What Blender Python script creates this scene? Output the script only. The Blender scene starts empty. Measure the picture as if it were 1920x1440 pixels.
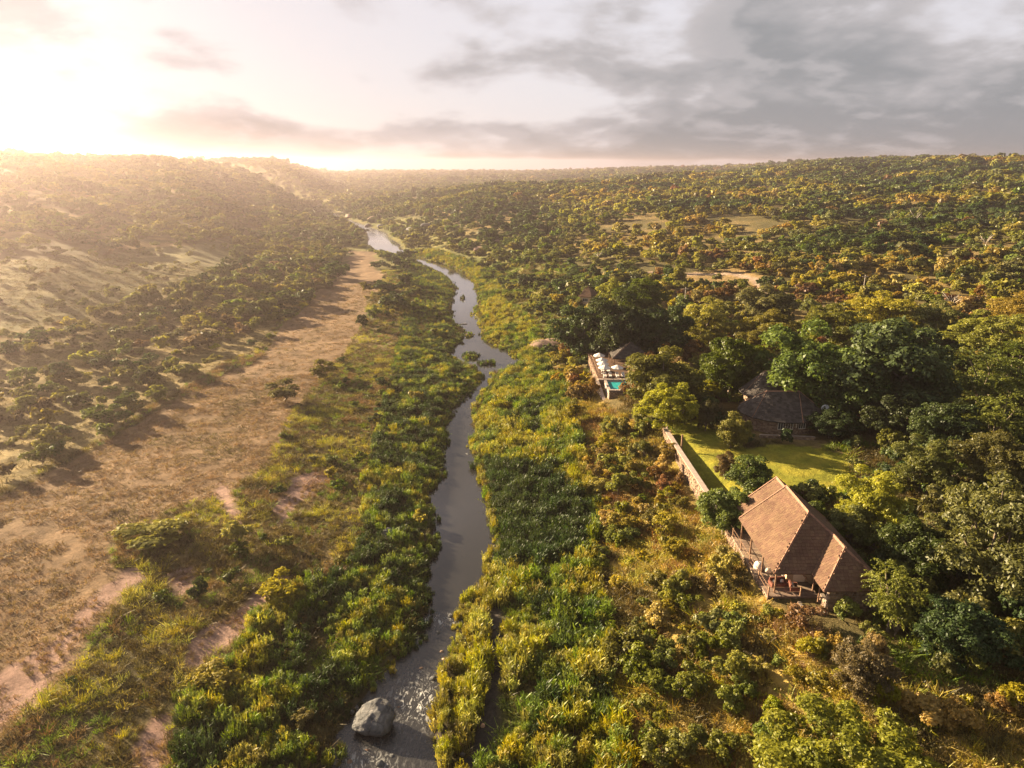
import bpy, math, random
import numpy as np
from mathutils import Vector, Matrix

rng = np.random.default_rng(7)
random.seed(7)
SC = bpy.context.scene
COL = SC.collection

# ------------------------------------------------------------------ camera
F = 1321.0                       # focal length in pixels of the 1920 px wide photograph
PITCH = math.radians(17.2)
ZC = 50.0                        # drone height above the river
cam_d = bpy.data.cameras.new("camera")
cam_d.sensor_width = 36.0
cam_d.lens = 36.0 * F / 1920.0
cam_d.clip_start = 0.5
cam_d.clip_end = 20000.0
cam = bpy.data.objects.new("camera", cam_d)
cam.location = (0, 0, ZC)
cam.rotation_euler = (math.radians(90) - PITCH, 0, 0)
COL.objects.link(cam)
SC.camera = cam

# ------------------------------------------------------------------ sun, sky, exposure
SUN_AZ = math.radians(-58.0)     # left of the viewing direction
SUN_EL = math.radians(16.0)
SUN = Vector((math.sin(SUN_AZ) * math.cos(SUN_EL), math.cos(SUN_AZ) * math.cos(SUN_EL), math.sin(SUN_EL)))
sd = bpy.data.lights.new("sun", 'SUN')
sd.energy = 5.0
sd.angle = math.radians(0.6)
sd.color = (1.0, 0.78, 0.49)
sun = bpy.data.objects.new("sun", sd)
sun.rotation_euler = SUN.to_track_quat('Z', 'Y').to_euler()
sun.location = (-200, 200, 120)
COL.objects.link(sun)

SC.view_settings.view_transform = 'Standard'
SC.view_settings.look = 'None'
SC.view_settings.gamma = 1.0
SC.view_settings.use_curve_mapping = False
SC.view_settings.exposure = 2.6
SC.cycles.max_bounces = 6
SC.cycles.diffuse_bounces = 2
SC.cycles.glossy_bounces = 2
SC.cycles.transmission_bounces = 3
SC.cycles.volume_bounces = 0
SC.cycles.transparent_max_bounces = 4
SC.cycles.caustics_reflective = False
SC.cycles.caustics_refractive = False
SC.cycles.use_denoising = True
SC.cycles.sample_clamp_indirect = 4.0


class NT:
    """small helper for node trees"""
    def __init__(s, tree):
        s.t = tree; s.n = tree.nodes; s.l = tree.links

    def node(s, typ, **kw):
        n = s.n.new(typ)
        for k, v in kw.items():
            setattr(n, k, v)
        return n

    def put(s, sock, v):
        if hasattr(v, 'is_output') or isinstance(v, bpy.types.NodeSocket):
            s.l.new(v, sock)
        elif isinstance(v, (tuple, list)):
            if len(v) == 3 and sock.type == 'RGBA':
                v = (*v, 1)
            sock.default_value = v
        else:
            sock.default_value = v

    def math(s, op, a, b=None, c=None, clamp=False):
        n = s.node('ShaderNodeMath', operation=op, use_clamp=clamp)
        for i, v in enumerate((a, b, c)):
            if v is not None:
                s.put(n.inputs[i], v)
        return n.outputs[0]

    def mix(s, f, a, b, blend='MIX'):
        n = s.node('ShaderNodeMix', data_type='RGBA', blend_type=blend, clamp_factor=True)
        s.put(n.inputs[0], f); s.put(n.inputs[6], a); s.put(n.inputs[7], b)
        return n.outputs[2]

    def noise(s, vec, scale, detail=4, rough=0.55, dist=0.0, dims='3D'):
        n = s.node('ShaderNodeTexNoise', noise_dimensions=dims)
        if vec is not None:
            s.put(n.inputs['Vector'], vec)
        n.inputs['Scale'].default_value = scale
        n.inputs['Detail'].default_value = detail
        n.inputs['Roughness'].default_value = rough
        n.inputs['Distortion'].default_value = dist
        return n.outputs[0]

    def ramp(s, f, lo, hi, a=0.0, b=1.0):
        n = s.node('ShaderNodeMapRange', interpolation_type='SMOOTHSTEP')
        s.put(n.inputs[0], f)
        for i, v in enumerate((lo, hi, a, b)):
            s.put(n.inputs[i + 1], v)
        return n.outputs[0]


world = bpy.data.worlds.new("World")
SC.world = world
world.use_nodes = True
w = NT(world.node_tree)
w.n.clear()
sky = w.node('ShaderNodeTexSky', sky_type='NISHITA')
sky.sun_disc = False
sky.sun_elevation = SUN_EL
sky.sun_rotation = SUN_AZ
sky.dust_density = 2.0
tc = w.node('ShaderNodeTexCoord')
sep = w.node('ShaderNodeSeparateXYZ'); w.l.new(tc.outputs['Generated'], sep.inputs[0])
dx, dy, dz = sep.outputs
zc = w.math('ADD', w.math('MAXIMUM', dz, 0.0), 0.30)
comb = w.node('ShaderNodeCombineXYZ')
w.put(comb.inputs[0], w.math('DIVIDE', dx, zc)); w.put(comb.inputs[1], w.math('DIVIDE', dy, zc)); comb.inputs[2].default_value = 20.5
P3 = comb.outputs[0]
dotn = w.node('ShaderNodeVectorMath', operation='DOT_PRODUCT')
w.l.new(tc.outputs['Generated'], dotn.inputs[0]); dotn.inputs[1].default_value = SUN
mu = w.math('MAXIMUM', dotn.outputs['Value'], 0.0)
glow = w.math('ADD', w.math('MULTIPLY', w.math('POWER', mu, 30.0), 0.25), w.math('MULTIPLY', w.math('POWER', mu, 7.0), 0.04))
big = w.noise(P3, 1.15, 2, 0.5, 0.2)
det = w.noise(P3, 3.0, 8, 0.52, 0.10)
cov = w.math('ADD', w.math('MULTIPLY', big, 0.55), w.math('MULTIPLY', det, 0.45))
# more cloud away from the sun, and a long bank just above the hills
cov = w.math('ADD', cov, w.ramp(dx, -0.30, 0.36, -0.06, 0.11))
cov = w.math('ADD', cov, w.ramp(dz, 0.085, 0.035, 0.0, 0.13))
cov = w.math('ADD', cov, w.ramp(dz, 0.30, 0.55, 0.0, 0.09))
cov = w.math('SUBTRACT', cov, w.ramp(dz, 0.014, 0.004, 0.0, 0.20))
mask = w.ramp(cov, 0.465, 0.555)
thick = w.ramp(cov, 0.49, 0.64)
K = 1.95                         # radiance unit, background strength is 0.1
veil = w.mix(w.ramp(mu, 0.35, 0.98), (0.72 * K, 0.69 * K, 0.73 * K), (0.66 * K, 0.60 * K, 0.62 * K))
skyn = w.node('ShaderNodeVectorMath', operation='SCALE'); w.l.new(sky.outputs[0], skyn.inputs[0]); skyn.inputs['Scale'].default_value = 0.30
skyc = w.mix(0.85, skyn.outputs[0], veil)
cl_lit = w.mix(w.ramp(mu, 0.45, 0.98), (0.50 * K, 0.475 * K, 0.485 * K), (0.58 * K, 0.53 * K, 0.54 * K))
cl_dark = w.mix(w.ramp(mu, 0.55, 0.99), (0.275 * K, 0.285 * K, 0.300 * K), (0.33 * K, 0.31 * K, 0.33 * K))
cloud = w.mix(thick, cl_lit, cl_dark)
# soft relief on the cloud bases: compare the cover with the cover a little towards the sun
offs = w.node('ShaderNodeVectorMath', operation='ADD'); w.l.new(P3, offs.inputs[0]); offs.inputs[1].default_value = (SUN.x * 0.10, SUN.y * 0.10, 0)
det2 = w.noise(offs.outputs[0], 3.0, 8, 0.52, 0.10)
rel = w.ramp(w.math('SUBTRACT', det, det2), -0.01, 0.14)
cloud = w.mix(w.math('MULTIPLY', rel, 0.6), cloud, cl_lit)
skyf = w.mix(mask, skyc, cloud)
glowc = w.node('ShaderNodeVectorMath', operation='SCALE')
glowc.inputs[0].default_value = (0.92 * K, 0.86 * K, 0.86 * K); w.put(glowc.inputs['Scale'], glow)
skyf = w.mix(1.0, skyf, glowc.outputs[0], 'ADD')
bg = w.node('ShaderNodeBackground'); w.put(bg.inputs[0], skyf); bg.inputs[1].default_value = 0.1
out = w.node('ShaderNodeOutputWorld'); w.l.new(bg.outputs[0], out.inputs[0])

# ------------------------------------------------------------------ layout helpers
CP, SP = math.cos(PITCH), math.sin(PITCH)


def ray_z(u, v, z):
    s = (v - 720.0) / F
    d = (ZC - z) / (SP + s * CP)
    return ((u - 960.0) / F * d, d * (CP - s * SP), z)


def proj(x, y, z):
    """world -> pixel of the photograph, used to sort ground into zones"""
    dz_ = z - ZC
    d = y * CP - dz_ * SP
    upc = y * SP + dz_ * CP
    d = np.maximum(d, 0.5)
    return 960.0 + F * x / d, 720.0 - F * upc / d


def sstep(a, b, x):
    t = np.clip((x - a) / (b - a), 0, 1)
    return t * t * (3 - 2 * t)


def vnoise(x, y, seed=0):
    xi = np.floor(x).astype(np.int64); yi = np.floor(y).astype(np.int64)
    fx = x - xi; fy = y - yi
    fx = fx * fx * (3 - 2 * fx); fy = fy * fy * (3 - 2 * fy)

    def h(a, b):
        n = (a * 374761393 + b * 668265263 + seed * 1442695041) & 0x7fffffff
        n = ((n ^ (n >> 13)) * 1274126177) & 0x7fffffff
        return ((n ^ (n >> 16)) & 0xffff) / 65535.0
    return (h(xi, yi) * (1 - fx) + h(xi + 1, yi) * fx) * (1 - fy) + (h(xi, yi + 1) * (1 - fx) + h(xi + 1, yi + 1) * fx) * fy


def fbm(x, y, seed=0, oct_=4):
    s = 0.0; a = 0.5; t = 0.0
    for i in range(oct_):
        s = s + a * vnoise(x * 2 ** i, y * 2 ** i, seed + i * 17); t += a; a *= 0.5
    return s / t


def inpoly(u, v, poly):
    p = np.asarray(poly, float)
    res = np.zeros(np.shape(u), bool)
    j = len(p) - 1
    for i in range(len(p)):
        xi, yi = p[i]; xj, yj = p[j]
        c = ((yi > v) != (yj > v)) & (u < (xj - xi) * (v - yi) / (yj - yi + 1e-9) + xi)
        res ^= c
        j = i
    return res


# river banks (pixels, water level 0), from the bottom of the picture upstream
BL = [(560, 1560), (612, 1440), (645, 1370), (668, 1325), (735, 1250), (785, 1190), (800, 1140), (802, 1080), (815, 1020), (808, 970), (800, 935),
      (822, 900), (830, 850), (840, 800), (850, 765), (880, 738), (898, 722), (903, 705), (890, 690), (862, 678), (842, 668), (850, 654), (868, 635),
      (868, 620), (848, 600), (846, 580), (850, 556), (855, 540), (840, 520), (812, 505), (782, 490), (748, 479), (705, 468), (690, 457), (692, 447), (690, 437),
      (672, 428), (640, 412), (612, 400), (580, 388), (540, 380)]
BR = [(850, 1560), (836, 1440), (835, 1380), (832, 1320), (842, 1250), (856, 1200), (872, 1150), (904, 1100), (925, 1060), (934, 1010), (920, 960),
      (908, 920), (895, 870), (888, 830), (890, 775), (905, 742), (922, 716), (925, 702), (972, 688), (978, 677), (942, 652), (908, 640), (905, 612),
      (886, 592), (898, 570), (890, 530), (872, 512), (832, 496), (795, 486), (760, 475), (752, 466), (748, 458), (728, 446), (724, 437),
      (692, 426), (652, 411), (624, 399), (594, 388), (556, 380)]
wl = np.array([ray_z(u, v, 0) for u, v in BL]); wr = np.array([ray_z(u, v, 0) for u, v in BR])


def riverx(y):
    yy = np.clip(y, -100, 1500)
    xl = np.interp(yy, wl[:, 1], wl[:, 0]); xr = np.interp(yy, wr[:, 1], wr[:, 0])
    far = np.maximum(yy - wl[-1, 1], 0)
    return xl - far * 0.9, xr - far * 0.9


AZ = [-1.6, -0.694, -0.477, -0.333, -0.231, 0.0, 0.246, 0.463, 0.694, 1.6]
RR = [120, 200, 350, 500, 700, 900, 1200, 1500, 2200, 3000, 4500, 9000]
ZT = np.array([
    [7, 12, 27, 40, 54, 57, 58, 58, 55, 52, 48, 40],
    [4, 8, 23, 36, 53, 57, 57, 55, 50, 46, 42, 36],
    [3, 4, 12, 24, 39, 51, 56, 57, 50, 46, 42, 36],
    [2, 2.5, 4, 6, 13, 27, 45, 56, 53, 46, 42, 36],
    [2, 2, 2, 2.5, 3, 4, 6, 11, 18, 23, 24, 20],
    [5, 6, 9, 16, 25, 22, 13, 12, 17, 21, 22, 20],
    [8, 10, 16, 23, 32, 35, 29, 30, 38, 38, 34, 28],
    [8, 11, 19, 27, 37, 46, 54, 57, 55, 50, 44, 36],
    [8, 12, 21, 31, 43, 53, 55, 56, 55, 50, 44, 36],
    [8, 14, 26, 38, 48, 54, 55, 55, 52, 48, 42, 36]], float)


def ztable(x, y):
    r = np.hypot(x, y)
    a = np.where(y > 1, x / np.maximum(y, 1), np.sign(x) * 9)
    a = np.clip(a, AZ[0], AZ[-1])
    ia = np.clip(np.searchsorted(AZ, a) - 1, 0, len(AZ) - 2)
    azn = np.array(AZ); fa = (a - azn[ia]) / (azn[ia + 1] - azn[ia]); fa = fa * fa * (3 - 2 * fa)
    lr = np.log(np.clip(r, RR[0], RR[-1])); lrr = np.log(np.array(RR, float))
    ir = np.clip(np.searchsorted(lrr, lr) - 1, 0, len(RR) - 2)
    fr = (lr - lrr[ir]) / (lrr[ir + 1] - lrr[ir])
    return (ZT[ia, ir] * (1 - fr) + ZT[ia, ir + 1] * fr) * (1 - fa) + (ZT[ia + 1, ir] * (1 - fr) + ZT[ia + 1, ir + 1] * fr) * fa


ISLES = [(*ray_z(u, v, 0)[:2], a, b_) for u, v, a, b_ in ((882, 668, 2.6, 4.5), (912, 682, 2.6, 1.8), (868, 560, 1.2, 6.0), (880, 628, 1.5, 2.5), (850, 1300, 1.3, 6.0), (838, 1390, 0.9, 2.5))]


def H(x, y):
    x = np.asarray(x, float); y = np.asarray(y, float)
    xl, xr = riverx(y)
    dl = xl - x; dr = x - xr
    left = np.interp(dl, [-30, -2.0, 0, 1.2, 6, 25, 60, 90, 150, 400], [-0.9, -0.8, -0.05, 0.35, 0.8, 1.6, 2.6, 4.0, 9, 40])
    right = np.interp(dr, [-30, -2.0, 0, 1.2, 6, 14, 21, 27, 30, 33, 70, 200, 400], [-0.9, -0.8, -0.05, 0.35, 0.9, 1.9, 3.9, 5.7, 6.7, 8.0, 8.2, 11, 20])
    wob = (fbm(x / 2.6, y / 2.6, 401, 3) - 0.5) * 2.6 * (1 + sstep(150, 400, y))
    dl = dl + wob; dr = dr + (fbm(x / 2.6, y / 2.6, 402, 3) - 0.5) * 2.6 * (1 + sstep(150, 400, y))
    inside = (dl < 0) & (dr < 0)
    near = np.where(dr > dl, right, left)
    near = np.where(inside, np.maximum(np.interp(dl, [-30, -2, 0], [-0.9, -0.8, -0.05]), np.interp(dr, [-30, -2, 0], [-0.9, -0.8, -0.05])), near)
    dist = np.maximum(np.maximum(dl, dr), 0)
    r = np.hypot(x, y)
    f = sstep(150, 300, r) * sstep(4, 70, dist) * sstep(20, 60, y)
    h = near * (1 - f) + ztable(x, y) * f
    ext = sstep(0.5, 8, dist)
    pad = sstep(27, 31, dr) * (1 - sstep(62, 75, dr)) * sstep(50, 56, y) * (1 - sstep(130, 160, y))
    h = h + ext * (1 - 0.9 * pad) * (0.9 * (fbm(x / 14, y / 14, 3) - 0.5) + 0.35 * (fbm(x / 3.1, y / 3.1, 9, 2) - 0.5))
    for ix, iy, ia, ib in ISLES:
        h = h + 1.35 * np.exp(-(((x - ix) / ia) ** 2 + ((y - iy) / ib) ** 2) ** 1.5) * inside
    h = h + sstep(200, 700, r) * sstep(20, 150, dist) * 9.0 * (fbm(x / 110, y / 110, 21, 3) - 0.5)
    return h


def hz(x, y):
    return float(H(np.array([x]), np.array([y]))[0])


_D = np.concatenate([np.arange(25, 200, 0.5), np.arange(200, 600, 2.0), np.arange(600, 3000, 8.0)])


def at(u, v, off=0.0):
    """ground point (raised by off) that stands behind a pixel of the photograph"""
    s = (v - 720.0) / F
    x = (u - 960.0) / F * _D; y = _D * (CP - s * SP); z = ZC - _D * (SP + s * CP)
    g = H(x, y) + off - z
    i = int(np.argmax(g > 0)) if (g > 0).any() else len(_D) - 1
    d = _D[i]
    if 0 < i:
        g0, g1 = g[i - 1], g[i]
        d = _D[i - 1] + (_D[i] - _D[i - 1]) * (-g0) / (g1 - g0 + 1e-9)
    return (u - 960.0) / F * d, d * (CP - s * SP), d


# ------------------------------------------------------------------ zones (pixel outlines on the ground)
TRACK = [(-500, 1180), (-60, 950), (0, 925), (170, 850), (330, 760), (480, 668), (590, 575), (640, 505), (655, 472), (700, 472), (712, 520), (690, 600),
         (650, 670), (570, 765), (500, 850), (440, 925), (350, 948), (215, 1005), (205, 1060), (260, 1080), (180, 1190), (60, 1315), (-500, 1800)]
SOILS = [[(-100, 1330), (0, 1255), (120, 1165), (245, 1065), (285, 1075), (205, 1130), (120, 1215), (60, 1300), (-100, 1440)],
         [(345, 1245), (370, 1200), (440, 1150), (500, 1095), (535, 1055), (525, 1100), (450, 1195), (385, 1250)],
         [(410, 905), (432, 915), (440, 945), (457, 985), (446, 1002), (426, 965), (405, 930)],
         [(240, 1480), (262, 1380), (320, 1318), (318, 1360), (300, 1480)],
         [(330, 1070), (375, 1060), (372, 1110), (345, 1120)],
         [(490, 960), (560, 900), (640, 880), (590, 940), (520, 985)]]
REEDL = [(280, 1700), (330, 1440), (345, 1300), (440, 1235), (500, 1120), (560, 1080), (650, 1090), (690, 1010), (690, 900), (720, 800), (735, 740),
         (755, 640), (770, 540), (750, 490), (790, 488), (840, 515), (866, 545), (862, 600), (884, 620), (880, 660), (915, 700), (912, 725), (870, 760), (840, 860),
         (825, 930), (830, 1030), (815, 1100), (815, 1160), (760, 1260), (690, 1340), (660, 1400), (560, 1700)]
REEDR = [(830, 1700), (830, 1440), (825, 1320), (840, 1200), (865, 1130), (915, 1060), (925, 1000), (900, 900), (880, 830), (885, 770), (915, 720), (960, 690),
         (975, 670), (900, 640), (880, 590), (890, 530), (860, 505), (800, 485), (760, 470), (820, 470), (900, 500), (945, 560), (990, 600), (1000, 640), (1015, 690),
         (1060, 760), (1085, 850), (1130, 950), (1120, 1050), (1140, 1150), (1160, 1300), (1185, 1440), (1230, 1700)]
SHADE_R = [(870, 848), (940, 868), (1010, 890), (1070, 925), (1120, 975), (1100, 1045), (1040, 1068), (985, 1062), (925, 1075), (900, 960)]  # outline of a cloud shadow, painted as darker reeds and ground
LAWN = [(1258, 850), (1270, 800), (1320, 780), (1345, 812), (1400, 842), (1450, 832), (1520, 838), (1590, 852), (1600, 900), (1570, 935), (1500, 940), (1440, 935),
        (1400, 985), (1335, 960), (1295, 900)]
GOLD = [(1015, 690), (1060, 690), (1110, 720), (1140, 760), (1200, 790), (1245, 815), (1265, 860), (1300, 930), (1340, 985), (1375, 1010), (1450, 1120), (1490, 1160),
        (1560, 1180), (1700, 1290), (2400, 1340), (2600, 1800), (1230, 1700), (1185, 1440), (1160, 1300), (1140, 1150), (1120, 1050), (1130, 950), (1085, 850), (1060, 760)]
BRUSHL = [(-400, 1130), (0, 915), (165, 842), (320, 748), (470, 650), (590, 558), (635, 490), (640, 420), (600, 395), (540, 385), (480, 430), (430, 500), (310, 560), (160, 600), (0, 625), (-400, 650)]
MEADOW = [(-400, 650), (0, 625), (160, 600), (310, 560), (430, 500), (480, 440), (380, 455), (200, 475), (0, 490), (-400, 500)]
CLEAR = [(1230, 518), (1290, 510), (1400, 508), (1440, 520), (1420, 540), (1370, 546), (1310, 532), (1260, 526)]
ROADS = [[(1210, 512), (1290, 514), (1380, 514), (1420, 526), (1440, 545), (1490, 560), (1525, 572), (1550, 590), (1620, 610)]]


SIDECH = [(922, 1120), (946, 1160), (942, 1250), (928, 1330), (905, 1400), (885, 1470), (846, 1470), (862, 1400), (888, 1330), (903, 1250), (904, 1180), (900, 1140)]


def zone(x, y, z):
    """0 other, 1 track, 2 soil, 3 reeds left, 4 reeds right, 5 reeds painted dark as cloud shade, 6 lawn, 7 golden slope, 8 thicket left, 9 meadow, 10 clearing"""
    x = np.asarray(x, float); y = np.asarray(y, float)
    r = np.hypot(x, y)
    k = np.clip(r / 90, 0.5, 3)
    nx = (fbm(x / (4 * k), y / (4 * k), 31, 3) - 0.5) * 5 * k; ny = (fbm(x / (4 * k), y / (4 * k), 57, 3) - 0.5) * 5 * k
    u, v = proj(x + nx, y + ny, z)
    u0, v0 = proj(x, y, z)
    o = np.zeros(x.shape, int)
    ok = y > 25
    o[inpoly(u, v, MEADOW) & ok] = 9
    o[inpoly(u, v, BRUSHL) & ok] = 8
    o[inpoly(u, v, CLEAR) & ok] = 10
    o[inpoly(u, v, TRACK) & ok] = 1
    o[inpoly(u, v, GOLD) & ok] = 7
    o[inpoly(u, v, REEDL) & ok] = 3
    o[inpoly(u, v, REEDR) & ok] = 4
    o[inpoly(u, v, SHADE_R) & (o == 4)] = 5
    o[inpoly(u, v, SIDECH) & ok & (r < 150)] = 11
    for s_ in SOILS:
        o[inpoly(u, v, s_) & ok & (r < 200)] = 2
    o[inpoly(u0, v0, LAWN) & ok & (r < 200)] = 6
    return o


# ------------------------------------------------------------------ mesh helpers
def mesh_np(name, verts, faces, mat=None, attrs=None, smooth=False):
    """verts (n,3); faces (m,k) one size"""
    verts = np.asarray(verts, np.float32).reshape(-1, 3); faces = np.asarray(faces, np.int32)
    me = bpy.data.meshes.new(name)
    m, k = faces.shape
    me.vertices.add(len(verts)); me.vertices.foreach_set('co', verts.ravel())
    me.loops.add(m * k); me.loops.foreach_set('vertex_index', faces.ravel())
    me.polygons.add(m); me.polygons.foreach_set('loop_start', np.arange(0, m * k, k, dtype=np.int32))
    try:
        me.polygons.foreach_set('loop_total', np.full(m, k, dtype=np.int32))
    except Exception:
        pass
    for an, (typ, arr) in (attrs or {}).items():
        a = me.attributes.new(an, typ, 'POINT')
        a.data.foreach_set('color' if 'COLOR' in typ else ('vector' if typ == 'FLOAT_VECTOR' else 'value'), np.asarray(arr, np.float32 if typ != 'INT' else np.int32).ravel())
    if mat:
        me.materials.append(mat)
    me.update(calc_edges=True)
    if smooth:
        me.polygons.foreach_set('use_smooth', np.ones(m, bool))
    return me


class MB:
    """collects polygons for one mesh; every piece may carry its own random value"""
    def __init__(s):
        s.v = []; s.f = []; s.a = []

    def add(s, vs, fs, a=0.5):
        b = len(s.v)
        s.v += [tuple(p) for p in vs]; s.a += [a] * len(vs)
        s.f += [tuple(i + b for i in f) for f in fs]

    def hexa(s, c8, a=0.5):
        s.add(c8, [(0, 3, 2, 1), (4, 5, 6, 7), (0, 1, 5, 4), (1, 2, 6, 5), (2, 3, 7, 6), (3, 0, 4, 7)], a)

    def box(s, x0, x1, y0, y1, z0, z1, a=0.5):
        s.hexa([(x0, y0, z0), (x1, y0, z0), (x1, y1, z0), (x0, y1, z0), (x0, y0, z1), (x1, y0, z1), (x1, y1, z1), (x0, y1, z1)], a)

    def tube(s, pts, rads, n=6, a=0.5, cap=True):
        rings = []; vs = []; fs = []
        for i, p in enumerate(pts):
            p = Vector(p)
            d = Vector(pts[min(i + 1, len(pts) - 1)]) - Vector(pts[max(i - 1, 0)])
            d.normalize()
            q = d.orthogonal().normalized() if abs(d.z) > 0.95 else d.cross(Vector((0, 0, 1))).normalized()
            t = d.cross(q)
            for k in range(n):
                an = 2 * math.pi * k / n
                vs.append(p + (q * math.cos(an) + t * math.sin(an)) * rads[i])
        for i in range(len(pts) - 1):
            for k in range(n):
                fs.append((i * n + k, i * n + (k + 1) % n, (i + 1) * n + (k + 1) % n, (i + 1) * n + k))
        if cap:
            fs.append(tuple(range(n - 1, -1, -1))); fs.append(tuple((len(pts) - 1) * n + k for k in range(n)))
        s.add(vs, fs, a)

    def mesh(s, name, mat=None, smooth=False):
        me = bpy.data.meshes.new(name)
        me.from_pydata(s.v, [], s.f)
        at_ = me.attributes.new('lv', 'FLOAT', 'POINT'); at_.data.foreach_set('value', np.array(s.a, np.float32))
        if mat:
            me.materials.append(mat)
        if smooth:
            me.polygons.foreach_set('use_smooth', np.ones(len(me.polygons), bool))
        me.update()
        return me


def link(name, me, parent=None, loc=None, rot=None, scale=None):
    o = bpy.data.objects.new(name, me)
    COL.objects.link(o)
    if parent is not None:
        o.parent = parent
    if loc is not None:
        o.location = loc
    if rot is not None:
        o.rotation_euler = rot
    if scale is not None:
        o.scale = scale if isinstance(scale, (tuple, list)) else (scale,) * 3
    return o


def tag(o, label=None, cat=None, group=None, kind=None):
    for k, v in (('label', label), ('category', cat), ('group', group), ('kind', kind)):
        if v:
            o[k] = v
    return o


def thing(name, loc, label, cat, group=None, rz=0.0, scale=1.0):
    o = link(name, None, None, loc, (0, 0, rz), scale)
    return tag(o, label, cat, group)


# ------------------------------------------------------------------ materials
def new_mat(name):
    m = bpy.data.materials.new(name); m.use_nodes = True
    t = NT(m.node_tree); t.n.clear()
    o = t.node('ShaderNodeOutputMaterial')
    return m, t, o


def leaf_mat(name, c1, c2, trans=0.35, tcol=None, var=0.35):
    m, t, o = new_mat(name)
    a = t.node('ShaderNodeAttribute', attribute_name='lv')
    oi = t.node('ShaderNodeObjectInfo')
    col = t.mix(a.outputs['Fac'], c1, c2)
    hsv = t.node('ShaderNodeHueSaturation')
    t.put(hsv.inputs['Color'], col)
    r = oi.outputs['Random']
    t.put(hsv.inputs['Hue'], t.math('ADD', 0.5 - 0.022, t.math('MULTIPLY', t.math('FRACT', t.math('MULTIPLY', r, 7.31)), 0.044)))
    t.put(hsv.inputs['Value'], t.math('ADD', 1.0 - var, t.math('MULTIPLY', r, 2 * var)))
    t.put(hsv.inputs['Saturation'], t.math('ADD', 0.85, t.math('MULTIPLY', t.math('FRACT', t.math('MULTIPLY', r, 13.7)), 0.3)))
    d = t.node('ShaderNodeBsdfDiffuse'); t.put(d.inputs[0], hsv.outputs[0])
    tr = t.node('ShaderNodeBsdfTranslucent')
    t.put(tr.inputs[0], t.mix(1.0, hsv.outputs[0], tcol or (1.25, 1.2, 0.6), 'MULTIPLY'))
    g = t.node('ShaderNodeBsdfGlossy'); g.inputs['Roughness'].default_value = 0.45; g.inputs[0].default_value = (0.5, 0.5, 0.5, 1)
    mx = t.node('ShaderNodeMixShader'); mx.inputs[0].default_value = trans
    t.l.new(d.outputs[0], mx.inputs[1]); t.l.new(tr.outputs[0], mx.inputs[2])
    m2 = t.node('ShaderNodeMixShader'); m2.inputs[0].default_value = 0.025
    t.l.new(mx.outputs[0], m2.inputs[1]); t.l.new(g.outputs[0], m2.inputs[2])
    t.l.new(m2.outputs[0], o.inputs[0])
    return m


def solid_mat(name, c1, c2=None, rough=0.8, scale=3.0, bump=0.0, spec=0.3, lv=0.0, detail=5):
    """noise between two colours in object space, optionally varied piece by piece"""
    m, t, o = new_mat(name)
    b = t.node('ShaderNodeBsdfPrincipled')
    tcn = t.node('ShaderNodeTexCoord')
    n = t.noise(tcn.outputs['Object'], scale, detail, 0.6)
    col = t.mix(t.ramp(n, 0.3, 0.7), c1, c2 or c1)
    if lv:
        a = t.node('ShaderNodeAttribute', attribute_name='lv')
        hsv = t.node('ShaderNodeHueSaturation'); t.put(hsv.inputs['Color'], col)
        t.put(hsv.inputs['Value'], t.math('ADD', 1 - lv, t.math('MULTIPLY', a.outputs['Fac'], 2 * lv)))
        t.put(hsv.inputs['Hue'], t.math('ADD', 0.49, t.math('MULTIPLY', a.outputs['Fac'], 0.02)))
        col = hsv.outputs[0]
    t.put(b.inputs['Base Color'], col)
    b.inputs['Roughness'].default_value = rough
    b.inputs['Specular IOR Level'].default_value = spec
    if bump:
        bp = t.node('ShaderNodeBump'); bp.inputs['Strength'].default_value = bump; bp.inputs['Distance'].default_value = 0.08
        t.put(bp.inputs['Height'], t.noise(tcn.outputs['Object'], scale * 3, 6, 0.65)); t.l.new(bp.outputs[0], b.inputs['Normal'])
    t.l.new(b.outputs[0], o.inputs[0])
    return m


LM = {
    'dark':  leaf_mat('leaf_dark_green', (0.022, 0.040, 0.014), (0.070, 0.095, 0.024), 0.32),
    'green': leaf_mat('leaf_green', (0.046, 0.068, 0.014), (0.140, 0.165, 0.028), 0.36),
    'olive': leaf_mat('leaf_olive', (0.075, 0.082, 0.022), (0.190, 0.180, 0.046), 0.38),
    'yolive': leaf_mat('leaf_yellow_olive', (0.125, 0.122, 0.022), (0.290, 0.262, 0.048), 0.42),
    'gold':  leaf_mat('leaf_golden', (0.180, 0.135, 0.030), (0.330, 0.250, 0.060), 0.40),
    'rust':  leaf_mat('leaf_rust', (0.125, 0.068, 0.028), (0.225, 0.130, 0.050), 0.36),
    'lime':  leaf_mat('leaf_lime', (0.070, 0.092, 0.014), (0.205, 0.215, 0.030), 0.38),
    'brown': leaf_mat('leaf_brown', (0.085, 0.058, 0.030), (0.165, 0.115, 0.058), 0.35),
    'reed':  leaf_mat('reed_green', (0.055, 0.095, 0.012), (0.205, 0.250, 0.034), 0.32),
    'reedy': leaf_mat('reed_yellow', (0.130, 0.145, 0.018), (0.360, 0.310, 0.046), 0.34),
    'reedd': leaf_mat('reed_dark_shade', (0.020, 0.038, 0.014), (0.055, 0.080, 0.022), 0.30),  # dark reeds, also used to paint shade on both banks
    'dry':   leaf_mat('grass_dry', (0.135, 0.088, 0.046), (0.225, 0.150, 0.078), 0.30),
    'sgrass': leaf_mat('grass_scrub', (0.050, 0.040, 0.017), (0.135, 0.105, 0.034), 0.33),
}
M_BARK = solid_mat('bark', (0.10, 0.075, 0.055), (0.20, 0.16, 0.12), 0.9, 6, 0.4)
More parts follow.
